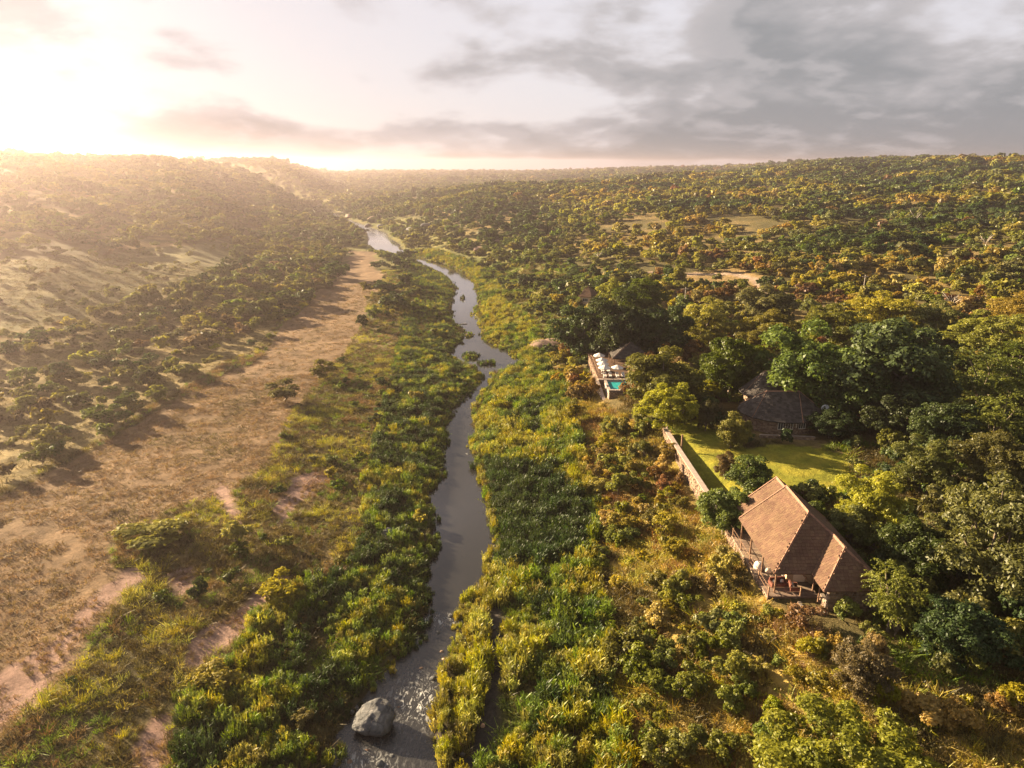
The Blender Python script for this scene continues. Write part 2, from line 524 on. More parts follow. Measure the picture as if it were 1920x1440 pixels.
M_BARE = solid_mat('bleached_wood', (0.30, 0.25, 0.20), (0.42, 0.37, 0.31), 0.9, 6, 0.3)

# ground
mg, t, o = new_mat('ground')
ca = t.node('ShaderNodeAttribute', attribute_name='col')
geo = t.node('ShaderNodeNewGeometry')
p = geo.outputs['Position']
n1 = t.noise(p, 0.9, 8, 0.7); n2 = t.noise(p, 4.0, 6, 0.75); n3 = t.noise(p, 0.06, 5, 0.6)
val = t.math('ADD', t.math('MULTIPLY', n1, 0.9), t.math('ADD', t.math('MULTIPLY', n2, 0.9), t.math('MULTIPLY', n3, 0.5)))
hsv = t.node('ShaderNodeHueSaturation'); t.put(hsv.inputs['Color'], ca.outputs['Color'])
t.put(hsv.inputs['Value'], t.ramp(val, 0.65, 1.65, 0.45, 1.55))
b = t.node('ShaderNodeBsdfPrincipled'); t.put(b.inputs['Base Color'], hsv.outputs[0]); b.inputs['Roughness'].default_value = 0.95; b.inputs['Specular IOR Level'].default_value = 0.1
bp = t.node('ShaderNodeBump'); bp.inputs['Strength'].default_value = 0.9; bp.inputs['Distance'].default_value = 0.25
t.put(bp.inputs['Height'], t.math('ADD', n1, t.math('MULTIPLY', n2, 0.5))); t.l.new(bp.outputs[0], b.inputs['Normal'])
t.l.new(b.outputs[0], o.inputs[0])

# river water
mw, t, o = new_mat('river_water')
geo = t.node('ShaderNodeNewGeometry')
b = t.node('ShaderNodeBsdfPrincipled'); b.inputs['Base Color'].default_value = (0.022, 0.021, 0.020, 1); b.inputs['Roughness'].default_value = 0.06
b.inputs['IOR'].default_value = 1.55
rap = t.node('ShaderNodeAttribute', attribute_name='rapid')
mp = t.node('ShaderNodeMapping'); mp.inputs['Scale'].default_value = (1.0, 0.45, 1.0); t.l.new(geo.outputs['Position'], mp.inputs[0])
calm = t.noise(mp.outputs[0], 2.2, 5, 0.6, 0.4); rough_ = t.noise(mp.outputs[0], 3.0, 7, 0.62, 0.9)
hgt = t.math('ADD', t.math('MULTIPLY', calm, 0.035), t.math('MULTIPLY', rough_, t.math('MULTIPLY', rap.outputs['Fac'], 0.24)))
bp = t.node('ShaderNodeBump'); bp.inputs['Strength'].default_value = 0.55; bp.inputs['Distance'].default_value = 0.35
t.put(bp.inputs['Height'], hgt); t.l.new(bp.outputs[0], b.inputs['Normal'])
foam = t.node('ShaderNodeAttribute', attribute_name='foam')
fm = t.math('MULTIPLY', t.ramp(t.noise(mp.outputs[0], 2.6, 8, 0.7, 1.2), 0.52, 0.62), foam.outputs['Fac'])
t.put(b.inputs['Base Color'], t.mix(fm, (0.022, 0.021, 0.020), (0.55, 0.55, 0.53)))
t.put(b.inputs['Roughness'], t.math('ADD', t.math('ADD', 0.05, t.math('MULTIPLY', rap.outputs['Fac'], 0.22)), t.math('MULTIPLY', fm, 0.5)))
t.l.new(b.outputs[0], o.inputs[0])


# ------------------------------------------------------------------ ground sheet
def axis(lo, hi, fine_lo, fine_hi, step, growth):
    a = list(np.arange(fine_lo, fine_hi + step / 2, step))
    s = step; p_ = fine_hi
    while p_ < hi:
        s *= growth; p_ += s; a.append(p_)
    s = step; p_ = fine_lo
    while p_ > lo:
        s *= growth; p_ -= s; a.insert(0, p_)
    return np.array(a)


gx = axis(-3300, 3300, -100, 70, 0.8, 1.045)
gy = axis(-150, 3900, 42, 190, 0.8, 1.027)
GX, GY = np.meshgrid(gx, gy)
GZ = H(GX.ravel(), GY.ravel())
xs, ys = GX.ravel(), GY.ravel()
zn = zone(xs, ys, GZ)
nz_a = fbm(xs / 9, ys / 9, 71, 4); nz_b = fbm(xs / 2.2, ys / 2.2, 83, 3); nz_c = fbm(xs / 45, ys / 45, 91, 3)


def cmix(a, b_, f):
    return np.asarray(a)[None, :] * (1 - f[:, None]) + np.asarray(b_)[None, :] * f[:, None]


base = cmix((0.075, 0.062, 0.026), (0.165, 0.118, 0.048), sstep(0.35, 0.65, nz_a))
r_ = np.hypot(xs, ys)
farc = cmix((0.085, 0.072, 0.028), (0.20, 0.14, 0.054), sstep(0.40, 0.62, nz_c * 0.5 + nz_a * 0.5))
xl_, xr_ = riverx(ys)
bk = (1 - sstep(12, 55, np.maximum(xl_ - xs, xs - xr_)))
farc = farc * (1 - bk[:, None]) + cmix((0.070, 0.078, 0.020), (0.15, 0.135, 0.038), sstep(0.35, 0.65, nz_a)) * bk[:, None]
fw = sstep(150, 220, r_) * (xs > riverx(ys)[0] - 4) + sstep(260, 360, r_) * (xs <= riverx(ys)[0] - 4)
col = base * (1 - fw[:, None]) + farc * fw[:, None]
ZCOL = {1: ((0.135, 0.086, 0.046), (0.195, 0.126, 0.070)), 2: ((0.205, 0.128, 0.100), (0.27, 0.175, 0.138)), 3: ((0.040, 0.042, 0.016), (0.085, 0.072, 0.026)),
        4: ((0.055, 0.055, 0.018), (0.10, 0.085, 0.028)), 5: ((0.022, 0.030, 0.012), (0.035, 0.045, 0.016)), 6: ((0.150, 0.150, 0.018), (0.235, 0.205, 0.026)),  # ground of the cloud shadow patch is painted darker too
        7: ((0.17, 0.120, 0.034), (0.28, 0.200, 0.058)), 8: ((0.15, 0.115, 0.045), (0.24, 0.18, 0.075)), 11: ((0.030, 0.028, 0.026), (0.060, 0.052, 0.045)), 9: ((0.10, 0.092, 0.035), (0.16, 0.135, 0.055)), 10: ((0.22, 0.150, 0.062), (0.29, 0.195, 0.085))}
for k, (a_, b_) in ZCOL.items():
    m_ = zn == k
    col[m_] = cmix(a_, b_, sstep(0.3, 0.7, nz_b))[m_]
xl_, xr_ = riverx(ys)
wet = 1 - sstep(-0.4, 1.5, np.maximum(xl_ - xs, xs - xr_))
col = col * (1 - wet[:, None]) + np.array((0.045, 0.036, 0.026))[None, :] * wet[:, None]
# dirt road through the clearing
for rd in ROADS:
    pts = np.array([at(u, v)[:2] for u, v in rd])
    dmin = np.full(xs.shape, 1e9)
    sel = np.where((r_ > 120) & (r_ < 420) & (xs > 20))[0]
    for (ax, ay), (bx, by) in zip(pts[:-1], pts[1:]):
        px, py = xs[sel] - ax, ys[sel] - ay; ex, ey = bx - ax, by - ay
        tt = np.clip((px * ex + py * ey) / (ex * ex + ey * ey), 0, 1)
        dmin[sel] = np.minimum(dmin[sel], np.hypot(px - tt * ex, py - tt * ey))
    k = 1 - sstep(1.6, 2.6, dmin)
    col = col * (1 - k[:, None]) + np.array((0.34, 0.245, 0.175))[None, :] * k[:, None]
    ROAD_PTS = pts
nx_, ny_ = len(gx), len(gy)
ii = np.arange(nx_ * ny_).reshape(ny_, nx_)
quads = np.stack([ii[:-1, :-1], ii[:-1, 1:], ii[1:, 1:], ii[1:, :-1]], -1).reshape(-1, 4)
rgba = np.concatenate([col, np.ones((len(col), 1))], 1)
g_me = mesh_np('ground', np.stack([xs, ys, GZ], 1), quads, mg, {'col': ('FLOAT_COLOR', rgba)}, True)
ground = link('ground', g_me)
tag(ground, 'river valley floor and bush covered hills', 'ground', kind='structure')

# river water: a strip from bank to bank, tucked a little into both banks
yy = np.concatenate([np.arange(30, 200, 0.6), np.arange(200, 1000, 3.0)])
xl_, xr_ = riverx(yy)
NC = 13
tt = np.linspace(0, 1, NC)[None, :]
WX = (xl_ - 1.6)[:, None] * (1 - tt) + (xr_ + 1.6)[:, None] * tt
WY = np.repeat(yy[:, None], NC, 1)
ii = np.arange(WX.size).reshape(WX.shape)
wq = np.stack([ii[:-1, :-1], ii[:-1, 1:], ii[1:, 1:], ii[1:, :-1]], -1).reshape(-1, 4)
uu, vv = proj(WX.ravel(), WY.ravel(), np.zeros(WX.size))
rapid = np.maximum(sstep(1140, 1175, vv), sstep(452, 436, vv) * 0.6)
foamv = np.exp(-(((uu - 785) / 38) ** 2 + ((vv - 1318) / 40) ** 2)) + 0.8 * np.exp(-(((uu - 830) / 40) ** 2 + ((vv - 1162) / 9) ** 2)) + sstep(476, 440, vv) * 0.9 \
    + 0.5 * np.exp(-(((uu - 690) / 60) ** 2 + ((vv - 1430) / 25) ** 2))
w_me = mesh_np('river', np.stack([WX.ravel(), WY.ravel(), np.zeros(WX.size)], 1), wq, mw, {'rapid': ('FLOAT', rapid), 'foam': ('FLOAT', np.clip(foamv, 0, 1))}, True)
river = link('river', w_me)
tag(river, 'narrow river winding up the valley', 'river', kind='structure')


# ------------------------------------------------------------------ plant shapes
def leaves(centres, normals, size, aspect, seed, jitter=0.7, lv=None):
    """one diamond-shaped leaf spray per centre; returns verts, quads, value"""
    g = np.random.default_rng(seed)
    n = len(centres)
    nr = normals + g.normal(0, jitter, (n, 3)); nr /= np.linalg.norm(nr, axis=1)[:, None] + 1e-9
    tg = g.normal(0, 1, (n, 3)); tg -= nr * (tg * nr).sum(1)[:, None]; tg /= np.linalg.norm(tg, axis=1)[:, None] + 1e-9
    bt = np.cross(nr, tg)
    s = (size * g.uniform(0.6, 1.4, n))[:, None]
    a = centres - tg * s * 0.5; c = centres + tg * s * 0.5
    k = g.uniform(-0.15, 0.15, n)[:, None]
    b_ = centres + bt * s * aspect * 0.5 + tg * s * k + nr * s * 0.12; d = centres - bt * s * aspect * 0.5 + tg * s * k + nr * s * 0.12
    v = np.stack([a, b_, c, d], 1).reshape(-1, 3)
    q = np.arange(n * 4).reshape(n, 4)
    val = np.repeat(lv if lv is not None else g.uniform(0, 1, n), 4)
    return v, q, val


def crown_clumps(seed, R, zc, hz_, n, top=0.25, rmin=0.24, rmax=0.42):
    """clump centres inside an ellipsoid of radius R, half height hz_ centred at height zc"""
    g = np.random.default_rng(seed)
    out = []
    tries = 0
    while len(out) < n and tries < 4000:
        tries += 1
        d = g.normal(0, 1, 3); d /= np.linalg.norm(d)
        d[2] = d[2] * 0.9 + top
        rr = g.uniform(0.30, 0.86)
        p_ = np.array([d[0] * R * rr, d[1] * R * rr, zc + d[2] * hz_ * rr])
        rc = R * g.uniform(rmin, rmax)
        if all(np.linalg.norm(p_ - q) > 0.62 * max(rc, r2) for q, r2 in out):
            out.append((p_, rc))
    return out


def crown_mesh(name, seed, R, zc, hz_, n_cl, n_leaf, size, aspect=0.55, flat=0.8, top=0.25, jitter=0.7, rmin=0.24, rmax=0.42):
    g = np.random.default_rng(seed + 5)
    cl = crown_clumps(seed, R, zc, hz_, n_cl, top, rmin, rmax)
    cs, ns, ls = [], [], []
    tot = sum(r * r for _, r in cl)
    for p_, rc in cl:
        k = int(n_leaf * rc * rc / tot)
        d = g.normal(0, 1, (k, 3)); d /= np.linalg.norm(d, axis=1)[:, None]
        d[:, 2] = np.where(d[:, 2] < -0.35, -d[:, 2], d[:, 2])
        lump = 0.78 + 0.34 * np.sin(d[:, 0] * 5 + p_[0] * 3) * np.sin(d[:, 1] * 5 + p_[1]) * np.cos(d[:, 2] * 4 + p_[2])
        rr = rc * lump * g.uniform(0.55, 1.08, k) ** 0.6
        c = p_ + d * rr[:, None] * np.array([1, 1, flat])
        cs.append(c); ns.append(d + np.array([0, 0, 0.5])); ls.append(np.clip(g.uniform(0.1, 0.9) * 0.55 + g.uniform(0, 0.45, k), 0, 1))
    v, q, lv = leaves(np.concatenate(cs), np.concatenate(ns), size, aspect, seed + 9, jitter, np.concatenate(ls))
    return mesh_np(name, v, q, None, {'lv': ('FLOAT', lv)}), cl


def trunk_mesh(name, seed, cl, zc, r0, lean=0.0, fork=0.35):
    g = np.random.default_rng(seed + 77)
    mb = MB()
    zf = max(zc * fork, 0.15)
    tip = np.array([g.normal(0, 0.12) + lean, g.normal(0, 0.12), zf])
    mb.tube([(0, 0, -0.4), (tip[0] * 0.4, tip[1] * 0.4, zf * 0.5), tuple(tip)], [r0 * 1.25, r0, r0 * 0.85], 7)
    for p_, rc in cl[:12]:
        mid = tip * 0.5 + p_ * 0.5 + np.array([0, 0, 0.12 * np.linalg.norm(p_ - tip)]) + g.normal(0, 0.1, 3)
        mb.tube([tuple(tip), tuple(mid), tuple(p_ + np.array([0, 0, rc * 0.3]))], [r0 * 0.55, r0 * 0.36, r0 * 0.12], 5, cap=False)
    return mb.mesh(name, M_BARK, True)


def blade_mesh(name, seed, n, rad, h0, h1, width, lean, leafy=0, droop=0.25):
    """clump of upright blades (reed or grass); leafy adds side leaves to every stalk"""
    g = np.random.default_rng(seed)
    V, Q, L = [], [], []
    for i in range(n):
        r = rad * math.sqrt(g.uniform()); a = g.uniform(0, 6.283)
        b0 = np.array([r * math.cos(a), r * math.sin(a), -0.1])
        h = g.uniform(h0, h1) * (1 - 0.25 * (r / rad) ** 2)
        dr = np.array([math.cos(a) * 0.6 + g.normal(0, 0.6), math.sin(a) * 0.6 + g.normal(0, 0.6), 0]) * lean
        az = g.uniform(0, 3.1416); side = np.array([math.cos(az), math.sin(az), 0]) * width * g.uniform(0.7, 1.4)
        pts = [b0, b0 + dr * h * 0.25 + np.array([0, 0, h * 0.55]), b0 + dr * h * (0.7 + droop) + np.array([0, 0, h])]
        ws = [0.7, 1.0, 0.15]
        b = len(V); lv = g.uniform(0, 1)
        for p_, w_ in zip(pts, ws):
            V += [p_ - side * w_ * 0.5, p_ + side * w_ * 0.5]
        Q += [(b, b + 1, b + 3, b + 2), (b + 2, b + 3, b + 5, b + 4)]; L += [lv] * 6
        for k in range(leafy):
            f = g.uniform(0.3, 0.95); s_ = pts[0] + (pts[2] - pts[0]) * f
            a2 = g.uniform(0, 6.283); ln = g.uniform(0.35, 0.7) * (h1 / 2.4)
            d = np.array([math.cos(a2), math.sin(a2), g.uniform(0.8, 2.2)]); d /= np.linalg.norm(d)
            e = s_ + d * ln; sd_ = np.cross(d, (0, 0, 1)); sd_ /= np.linalg.norm(sd_) + 1e-6; sd_ *= width * 1.3
            b = len(V); m_ = s_ + d * ln * 0.45
            V += [s_, m_ - sd_ * 0.5, e - np.array([0, 0, ln * 0.15]), m_ + sd_ * 0.5]; Q += [(b, b + 1, b + 2, b + 3)]; L += [min(1, lv * 0.7 + g.uniform(0, 0.3))] * 4
    return mesh_np(name, np.array(V), np.array(Q), None, {'lv': ('FLOAT', np.array(L))})


PROTO = {}


def proto(name, me, mat):
    """a mesh kept only as the source of scattered copies"""
    me = me.copy(); me.materials.clear(); me.materials.append(mat)
    o_ = bpy.data.objects.new(name, me)
    return o_


def scatter(name, pos, rot, scl, pid, protos, label, cat):
    c = bpy.data.collections.new(name + '_sources')
    for i, o_ in enumerate(protos):
        o_.name = '%s_source_%02d' % (name, i); c.objects.link(o_)
    n = len(pos)
    me = bpy.data.meshes.new(name)
    me.vertices.add(n); me.vertices.foreach_set('co', np.asarray(pos, np.float32).ravel())
    a = me.attributes.new('rot', 'FLOAT_VECTOR', 'POINT'); a.data.foreach_set('vector', np.asarray(rot, np.float32).ravel())
    a = me.attributes.new('scl', 'FLOAT_VECTOR', 'POINT'); a.data.foreach_set('vector', np.asarray(scl, np.float32).ravel())
    a = me.attributes.new('pid', 'INT', 'POINT'); a.data.foreach_set('value', np.asarray(pid, np.int32))
    ob = link(name, me)
    ng = bpy.data.node_groups.new(name, 'GeometryNodeTree')
    ng.interface.new_socket('Geometry', in_out='INPUT', socket_type='NodeSocketGeometry')
    ng.interface.new_socket('Geometry', in_out='OUTPUT', socket_type='NodeSocketGeometry')
    N = ng.nodes; Lk = ng.links
    gi = N.new('NodeGroupInput'); go = N.new('NodeGroupOutput')
    ci = N.new('GeometryNodeCollectionInfo'); ci.inputs['Collection'].default_value = c
    ci.inputs['Separate Children'].default_value = True; ci.inputs['Reset Children'].default_value = True
    ip = N.new('GeometryNodeInstanceOnPoints'); ip.inputs['Pick Instance'].default_value = True

    def attr(nm, typ):
        x = N.new('GeometryNodeInputNamedAttribute'); x.data_type = typ; x.inputs['Name'].default_value = nm
        return x.outputs['Attribute']
    er = N.new('FunctionNodeEulerToRotation')
    Lk.new(attr('rot', 'FLOAT_VECTOR'), er.inputs[0]); Lk.new(er.outputs[0], ip.inputs['Rotation'])
    Lk.new(attr('scl', 'FLOAT_VECTOR'), ip.inputs['Scale']); Lk.new(attr('pid', 'INT'), ip.inputs['Instance Index'])
    Lk.new(gi.outputs[0], ip.inputs['Points']); Lk.new(ci.outputs[0], ip.inputs['Instance']); Lk.new(ip.outputs[0], go.inputs[0])
    md = ob.modifiers.new('scatter', 'NODES'); md.node_group = ng
    return tag(ob, label, cat, kind='stuff')


def jitter_grid(x0, x1, y0, y1, step, seed):
    g = np.random.default_rng(seed)
    X, Y = np.meshgrid(np.arange(x0, x1, step), np.arange(y0, y1, step))
    X = X.ravel() + g.uniform(-0.5, 0.5, X.size) * step; Y = Y.ravel() + g.uniform(-0.5, 0.5, Y.size) * step
    return X, Y


def in_view(x, y, margin=1.12, pad=14):
    return np.abs(x) < y * 0.76 * margin + pad


# footprints that stay free of scattered plants
KEEP = [(25.5, 36.6, 59.3, 77.0), (37.5, 54, 104, 124), (17.0, 28.0, 131.0, 163.0), (24.6, 26.4, 80, 112)]


def free(x, y, wet_ok=False):
    m_ = np.ones(np.shape(x), bool)
    for a, b_, c, d in KEEP:
        m_ &= ~((x > a) & (x < b_) & (y > c) & (y < d))
    xl, xr = riverx(y)
    return m_ & (((xl - x > 0.1) | (x - xr > 0.1)) | wet_ok) & (H(x, y) > -0.30)


# ------------------------------------------------------------------ reeds and grasses (nobody could count them)
def full(n, lo, hi, g):
    s = g.uniform(lo, hi, n); return np.stack([s * g.uniform(0.85, 1.15, n), s * g.uniform(0.85, 1.15, n), s], 1)


def rots(n, g, tilt=0.10):
    return np.stack([g.normal(0, tilt, n), g.normal(0, tilt, n), g.uniform(0, 6.283, n)], 1)


g = np.random.default_rng(101)
RE = [blade_mesh('reed_shape', 11 + i, 48, 0.80, 1.3, 2.7, 0.095, 0.13, leafy=3) for i in range(4)]
X, Y = jitter_grid(-95, 60, 28, 430, 0.80, 5)
m_ = in_view(X, Y) & free(X, Y, True); X, Y = X[m_], Y[m_]
Z = H(X, Y); zz = zone(X, Y, Z)
xl, xr = riverx(Y)
zz = np.where((np.maximum(xl - X, X - xr) < 0.4) & (zz != 11), 3 + (X > (xl + xr) / 2), zz)
zz = np.where((Y > 260) & (zz == 0) & (np.maximum(xl - X, X - xr) < 14), 3, zz)
dens = fbm(X / 3.5, Y / 3.5, 44, 3)
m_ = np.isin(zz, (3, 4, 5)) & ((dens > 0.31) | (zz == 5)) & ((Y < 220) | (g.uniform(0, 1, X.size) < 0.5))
X, Y, Z, zz = X[m_], Y[m_], Z[m_], zz[m_]
yel = fbm(X / 4.5, Y / 4.5, 63, 3) + np.where(zz == 4, 0.10, -0.12) + g.normal(0, 0.06, X.size)  # left reeds shift darker: shade of the backlit bank put into colour
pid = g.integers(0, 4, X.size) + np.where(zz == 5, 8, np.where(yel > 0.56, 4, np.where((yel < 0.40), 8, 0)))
n = X.size
sc_ = full(n, 0.55, 1.05, g) * np.where(zz == 3, 0.72, 1.0)[:, None]
xl, xr = riverx(Y)
edge = np.maximum(xl - X, X - xr)
sc_ *= (0.62 + 0.38 * sstep(0, 3.5, edge))[:, None] * np.where(Y > 150, 0.8, 1.0)[:, None] * np.clip(0.62 + 0.58 * sstep(0.22, 0.75, fbm(X / 1.9, Y / 1.9, 12, 2)), 0.4, 1.5)[:, None]
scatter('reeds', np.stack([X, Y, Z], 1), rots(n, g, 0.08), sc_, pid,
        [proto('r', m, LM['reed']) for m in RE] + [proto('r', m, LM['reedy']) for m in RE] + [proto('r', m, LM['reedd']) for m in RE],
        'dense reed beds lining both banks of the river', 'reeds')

# golden grass on the slope below the houses, scrub grass on the left bank, short dry grass on the sandy flat
GR = [blade_mesh('tuft_shape', 31 + i, 34, 0.50, 0.45, 1.15, 0.055, 0.75, leafy=1, droop=0.5) for i in range(4)]
SG = [blade_mesh('short_tuft_shape', 51 + i, 26, 0.45, 0.15, 0.42, 0.05, 1.0, droop=0.6) for i in range(3)]
g = np.random.default_rng(102)
X, Y = jitter_grid(-120, 110, 28, 340, 0.85, 6)
m_ = in_view(X, Y) & free(X, Y); X, Y = X[m_], Y[m_]
Z = H(X, Y); zz = zone(X, Y, Z); r_ = np.hypot(X, Y)
xl, xr = riverx(Y)
leftside = X < xl
dn = fbm(X / 4, Y / 4, 144, 3)
gold = (zz == 7) & (dn > 0.30)
scrub = (zz == 0) & leftside & ((r_ < 190) | (g.uniform(0, 1, X.size) < 0.5))
rightw = (zz == 0) & ~leftside & (dn > 0.40) & ((r_ < 190) | ((X < xr + 40) & (g.uniform(0, 1, X.size) < 0.5)))
soil = (zz == 2) & (dn > 0.60)
low = np.isin(zz, (3, 4, 5))
m_ = gold | scrub | rightw | soil | low
pid = np.full(X.size, -1)
hue = fbm(X / 5.5, Y / 5.5, 155, 3) + g.normal(0, 0.05, X.size)
pid[gold] = 0; pid[gold & (hue > 0.645)] = 4; pid[gold & (hue < 0.38)] = 8; pid[gold & (hue > 0.50) & (hue < 0.57)] = 12
pid[scrub] = 8; pid[scrub & (hue > 0.64)] = 12; pid[scrub & (hue < 0.44)] = 16; pid[scrub & (hue < 0.36)] = 20
pid[rightw] = 16; pid[rightw & (hue > 0.5)] = 8
pid[soil] = 20
pid[low] = 16; pid[low & (hue < 0.5)] = 8
pid = pid + g.integers(0, 4, X.size)
s_ = full(X.size, 0.7, 1.35, g)
s_[scrub] *= (0.5 + 0.55 * fbm(X / 3.0, Y / 3.0, 19, 2))[scrub][:, None]
s_[soil] *= 0.5
s_[low] *= 0.75
X, Y, Z, pid, s_ = X[m_], Y[m_], Z[m_], pid[m_], s_[m_]
scatter('tall_grass', np.stack([X, Y, Z], 1), rots(len(X), g, 0.12), s_, pid,
        [proto('g', m, LM[k]) for k in ('gold', 'rust', 'sgrass', 'reedy', 'reed', 'dry') for m in GR],
        'knee high golden and green grass covering both slopes', 'grass')
g = np.random.default_rng(103)
X, Y = jitter_grid(-190, 0, 28, 300, 0.8, 8)
m_ = in_view(X, Y) & free(X, Y); X, Y = X[m_], Y[m_]
Z = H(X, Y); zz = zone(X, Y, Z); r_ = np.hypot(X, Y)
dn = fbm(X / 3, Y / 3, 244, 3)
m_ = ((zz == 1) & (dn > 0.34) & ((r_ < 170) | (g.uniform(0, 1, X.size) < 0.3))) | (np.isin(zz, (8, 9)) & (g.uniform(0, 1, X.size) < 0.35)) | ((zz == 2) & (dn > 0.62))
X, Y, Z, zz, r_ = X[m_], Y[m_], Z[m_], zz[m_], r_[m_]
pid = g.integers(0, 3, X.size) + np.where((zz >= 8) | (fbm(X / 7, Y / 7, 14, 2) > 0.66), 3, 0)
scatter('dry_grass', np.stack([X, Y, Z], 1), rots(len(X), g, 0.15), full(len(X), 0.7, 1.5, g), pid,
        [proto('d', m, LM[k]) for k in ('dry', 'sgrass') for m in SG],
        'short dry brown grass on the sandy flat left of the river', 'grass')

# ------------------------------------------------------------------ shrubs and trees: shapes shared by all copies
SHR = []      # near shrub: unit radius about 1, height about 1.5
for i in range(6):
    me, cl = crown_mesh('shrub_foliage', 200 + i * 13, 1.0, 0.80, 0.72, 13, 2300, 0.135, 0.6, 0.85, 0.2, 0.8, 0.26, 0.46)
    SHR.append((me, trunk_mesh('shrub_stem', 200 + i, cl, 0.8, 0.05, 0, 0.12)))
MIDB = [crown_mesh('bush_shape', 300 + i * 7, 1.0, 0.78, 0.70, 12, 620, 0.26, 0.62, 0.85, 0.25, 0.8, 0.28, 0.48)[0] for i in range(5)]
FARB = [crown_mesh('far_bush_shape', 400 + i * 7, 1.0, 0.72, 0.65, 9, 170, 0.48, 0.7, 0.85, 0.25, 0.8, 0.32, 0.52)[0] for i in range(4)]
TREES = {}
for i in range(5):   # dense broadleaf crowns, unit: radius 1
    me, cl = crown_mesh('broadleaf_crown', 500 + i * 11, 1.0, 0.92, 1.05, 60, 26000, 0.062, 0.62, 0.85, 0.0, 0.75, 0.20, 0.34)
    TREES[('broad', i)] = (me, trunk_mesh('tree_trunk', 500 + i, cl, 1.0, 0.06))
for i in range(3):   # airy, fine leaved crowns
    me, cl = crown_mesh('fine_leaved_crown', 600 + i * 11, 1.0, 0.92, 1.02, 70, 24000, 0.056, 0.45, 0.75, 0.0, 0.9, 0.15, 0.28)
    TREES[('fine', i)] = (me, trunk_mesh('tree_trunk', 600 + i, cl, 1.0, 0.05))

for i in range(1):   # very dense, small leaved crown of the tree closest to the camera
    me, cl = crown_mesh('dense_crown', 660 + i * 11, 1.0, 0.92, 1.02, 95, 42000, 0.046, 0.55, 0.8, 0.0, 0.85, 0.12, 0.24)
    TREES[('dense', i)] = (me, trunk_mesh('tree_trunk', 660 + i, cl, 0.95, 0.05))


def feathery(seed):
    """crown of arching sprays with hanging leaflets"""
    g = np.random.default_rng(seed)
    cl = crown_clumps(seed, 1.0, 0.95, 0.95, 34, 0.15, 0.2, 0.3)
    cs, ns, ls = [], [], []
    for p_, rc in cl:
        tone = g.uniform(0, 0.5)
        for k in range(16):
            a = g.uniform(0, 6.283); d = np.array([math.cos(a), math.sin(a), g.uniform(0.2, 1.3)])
            d += np.array([p_[0], p_[1], 0]) * 0.8; d /= np.linalg.norm(d)
            L_ = g.uniform(0.22, 0.5)
            for f in np.linspace(0.1, 1, 15):
                q = p_ + d * L_ * f - np.array([0, 0, 0.34 * L_ * f * f * 1.4]) + g.normal(0, 0.010, 3)
                cs.append(q); ns.append(np.array([g.normal(0, 0.4), g.normal(0, 0.4), 1.0])); ls.append(min(1, tone + g.uniform(0.2, 0.5)))
    v, q, lv = leaves(np.array(cs), np.array(ns), 0.062, 0.45, seed + 3, 0.5, np.array(ls))
    return mesh_np('feathery_crown', v, q, None, {'lv': ('FLOAT', lv)}), cl


for i in range(2):
    me, cl = feathery(700 + i * 9)
    TREES[('feather', i)] = (me, trunk_mesh('tree_trunk', 700 + i, cl, 1.2, 0.05))


def set_mat(o_, mat):
    if not o_.data.materials:
        o_.data.materials.append(mat)
    o_.material_slots[0].link = 'OBJECT'; o_.material_slots[0].material = mat


def place_tree(style, var, leaf, x, y, R, Ht, label, rz=None, group=None, name='tree', z=None, part='crown'):
    me, tr = TREES[(style, var)] if style != 'shrub' else SHR[var]
    root = thing(name, (x, y, (hz(x, y) if z is None else z) - 0.1), label, 'shrub' if style == 'shrub' else 'tree', group, random.uniform(0, 6.28) if rz is None else rz)
    unit = 1.5 if style == 'shrub' else 2.0
    root.scale = (R, R, Ht / unit)
    c = link('foliage' if style == 'shrub' else part, me, root); set_mat(c, LM[leaf])
    link('stem' if style == 'shrub' else 'trunk', tr, root)
    return root


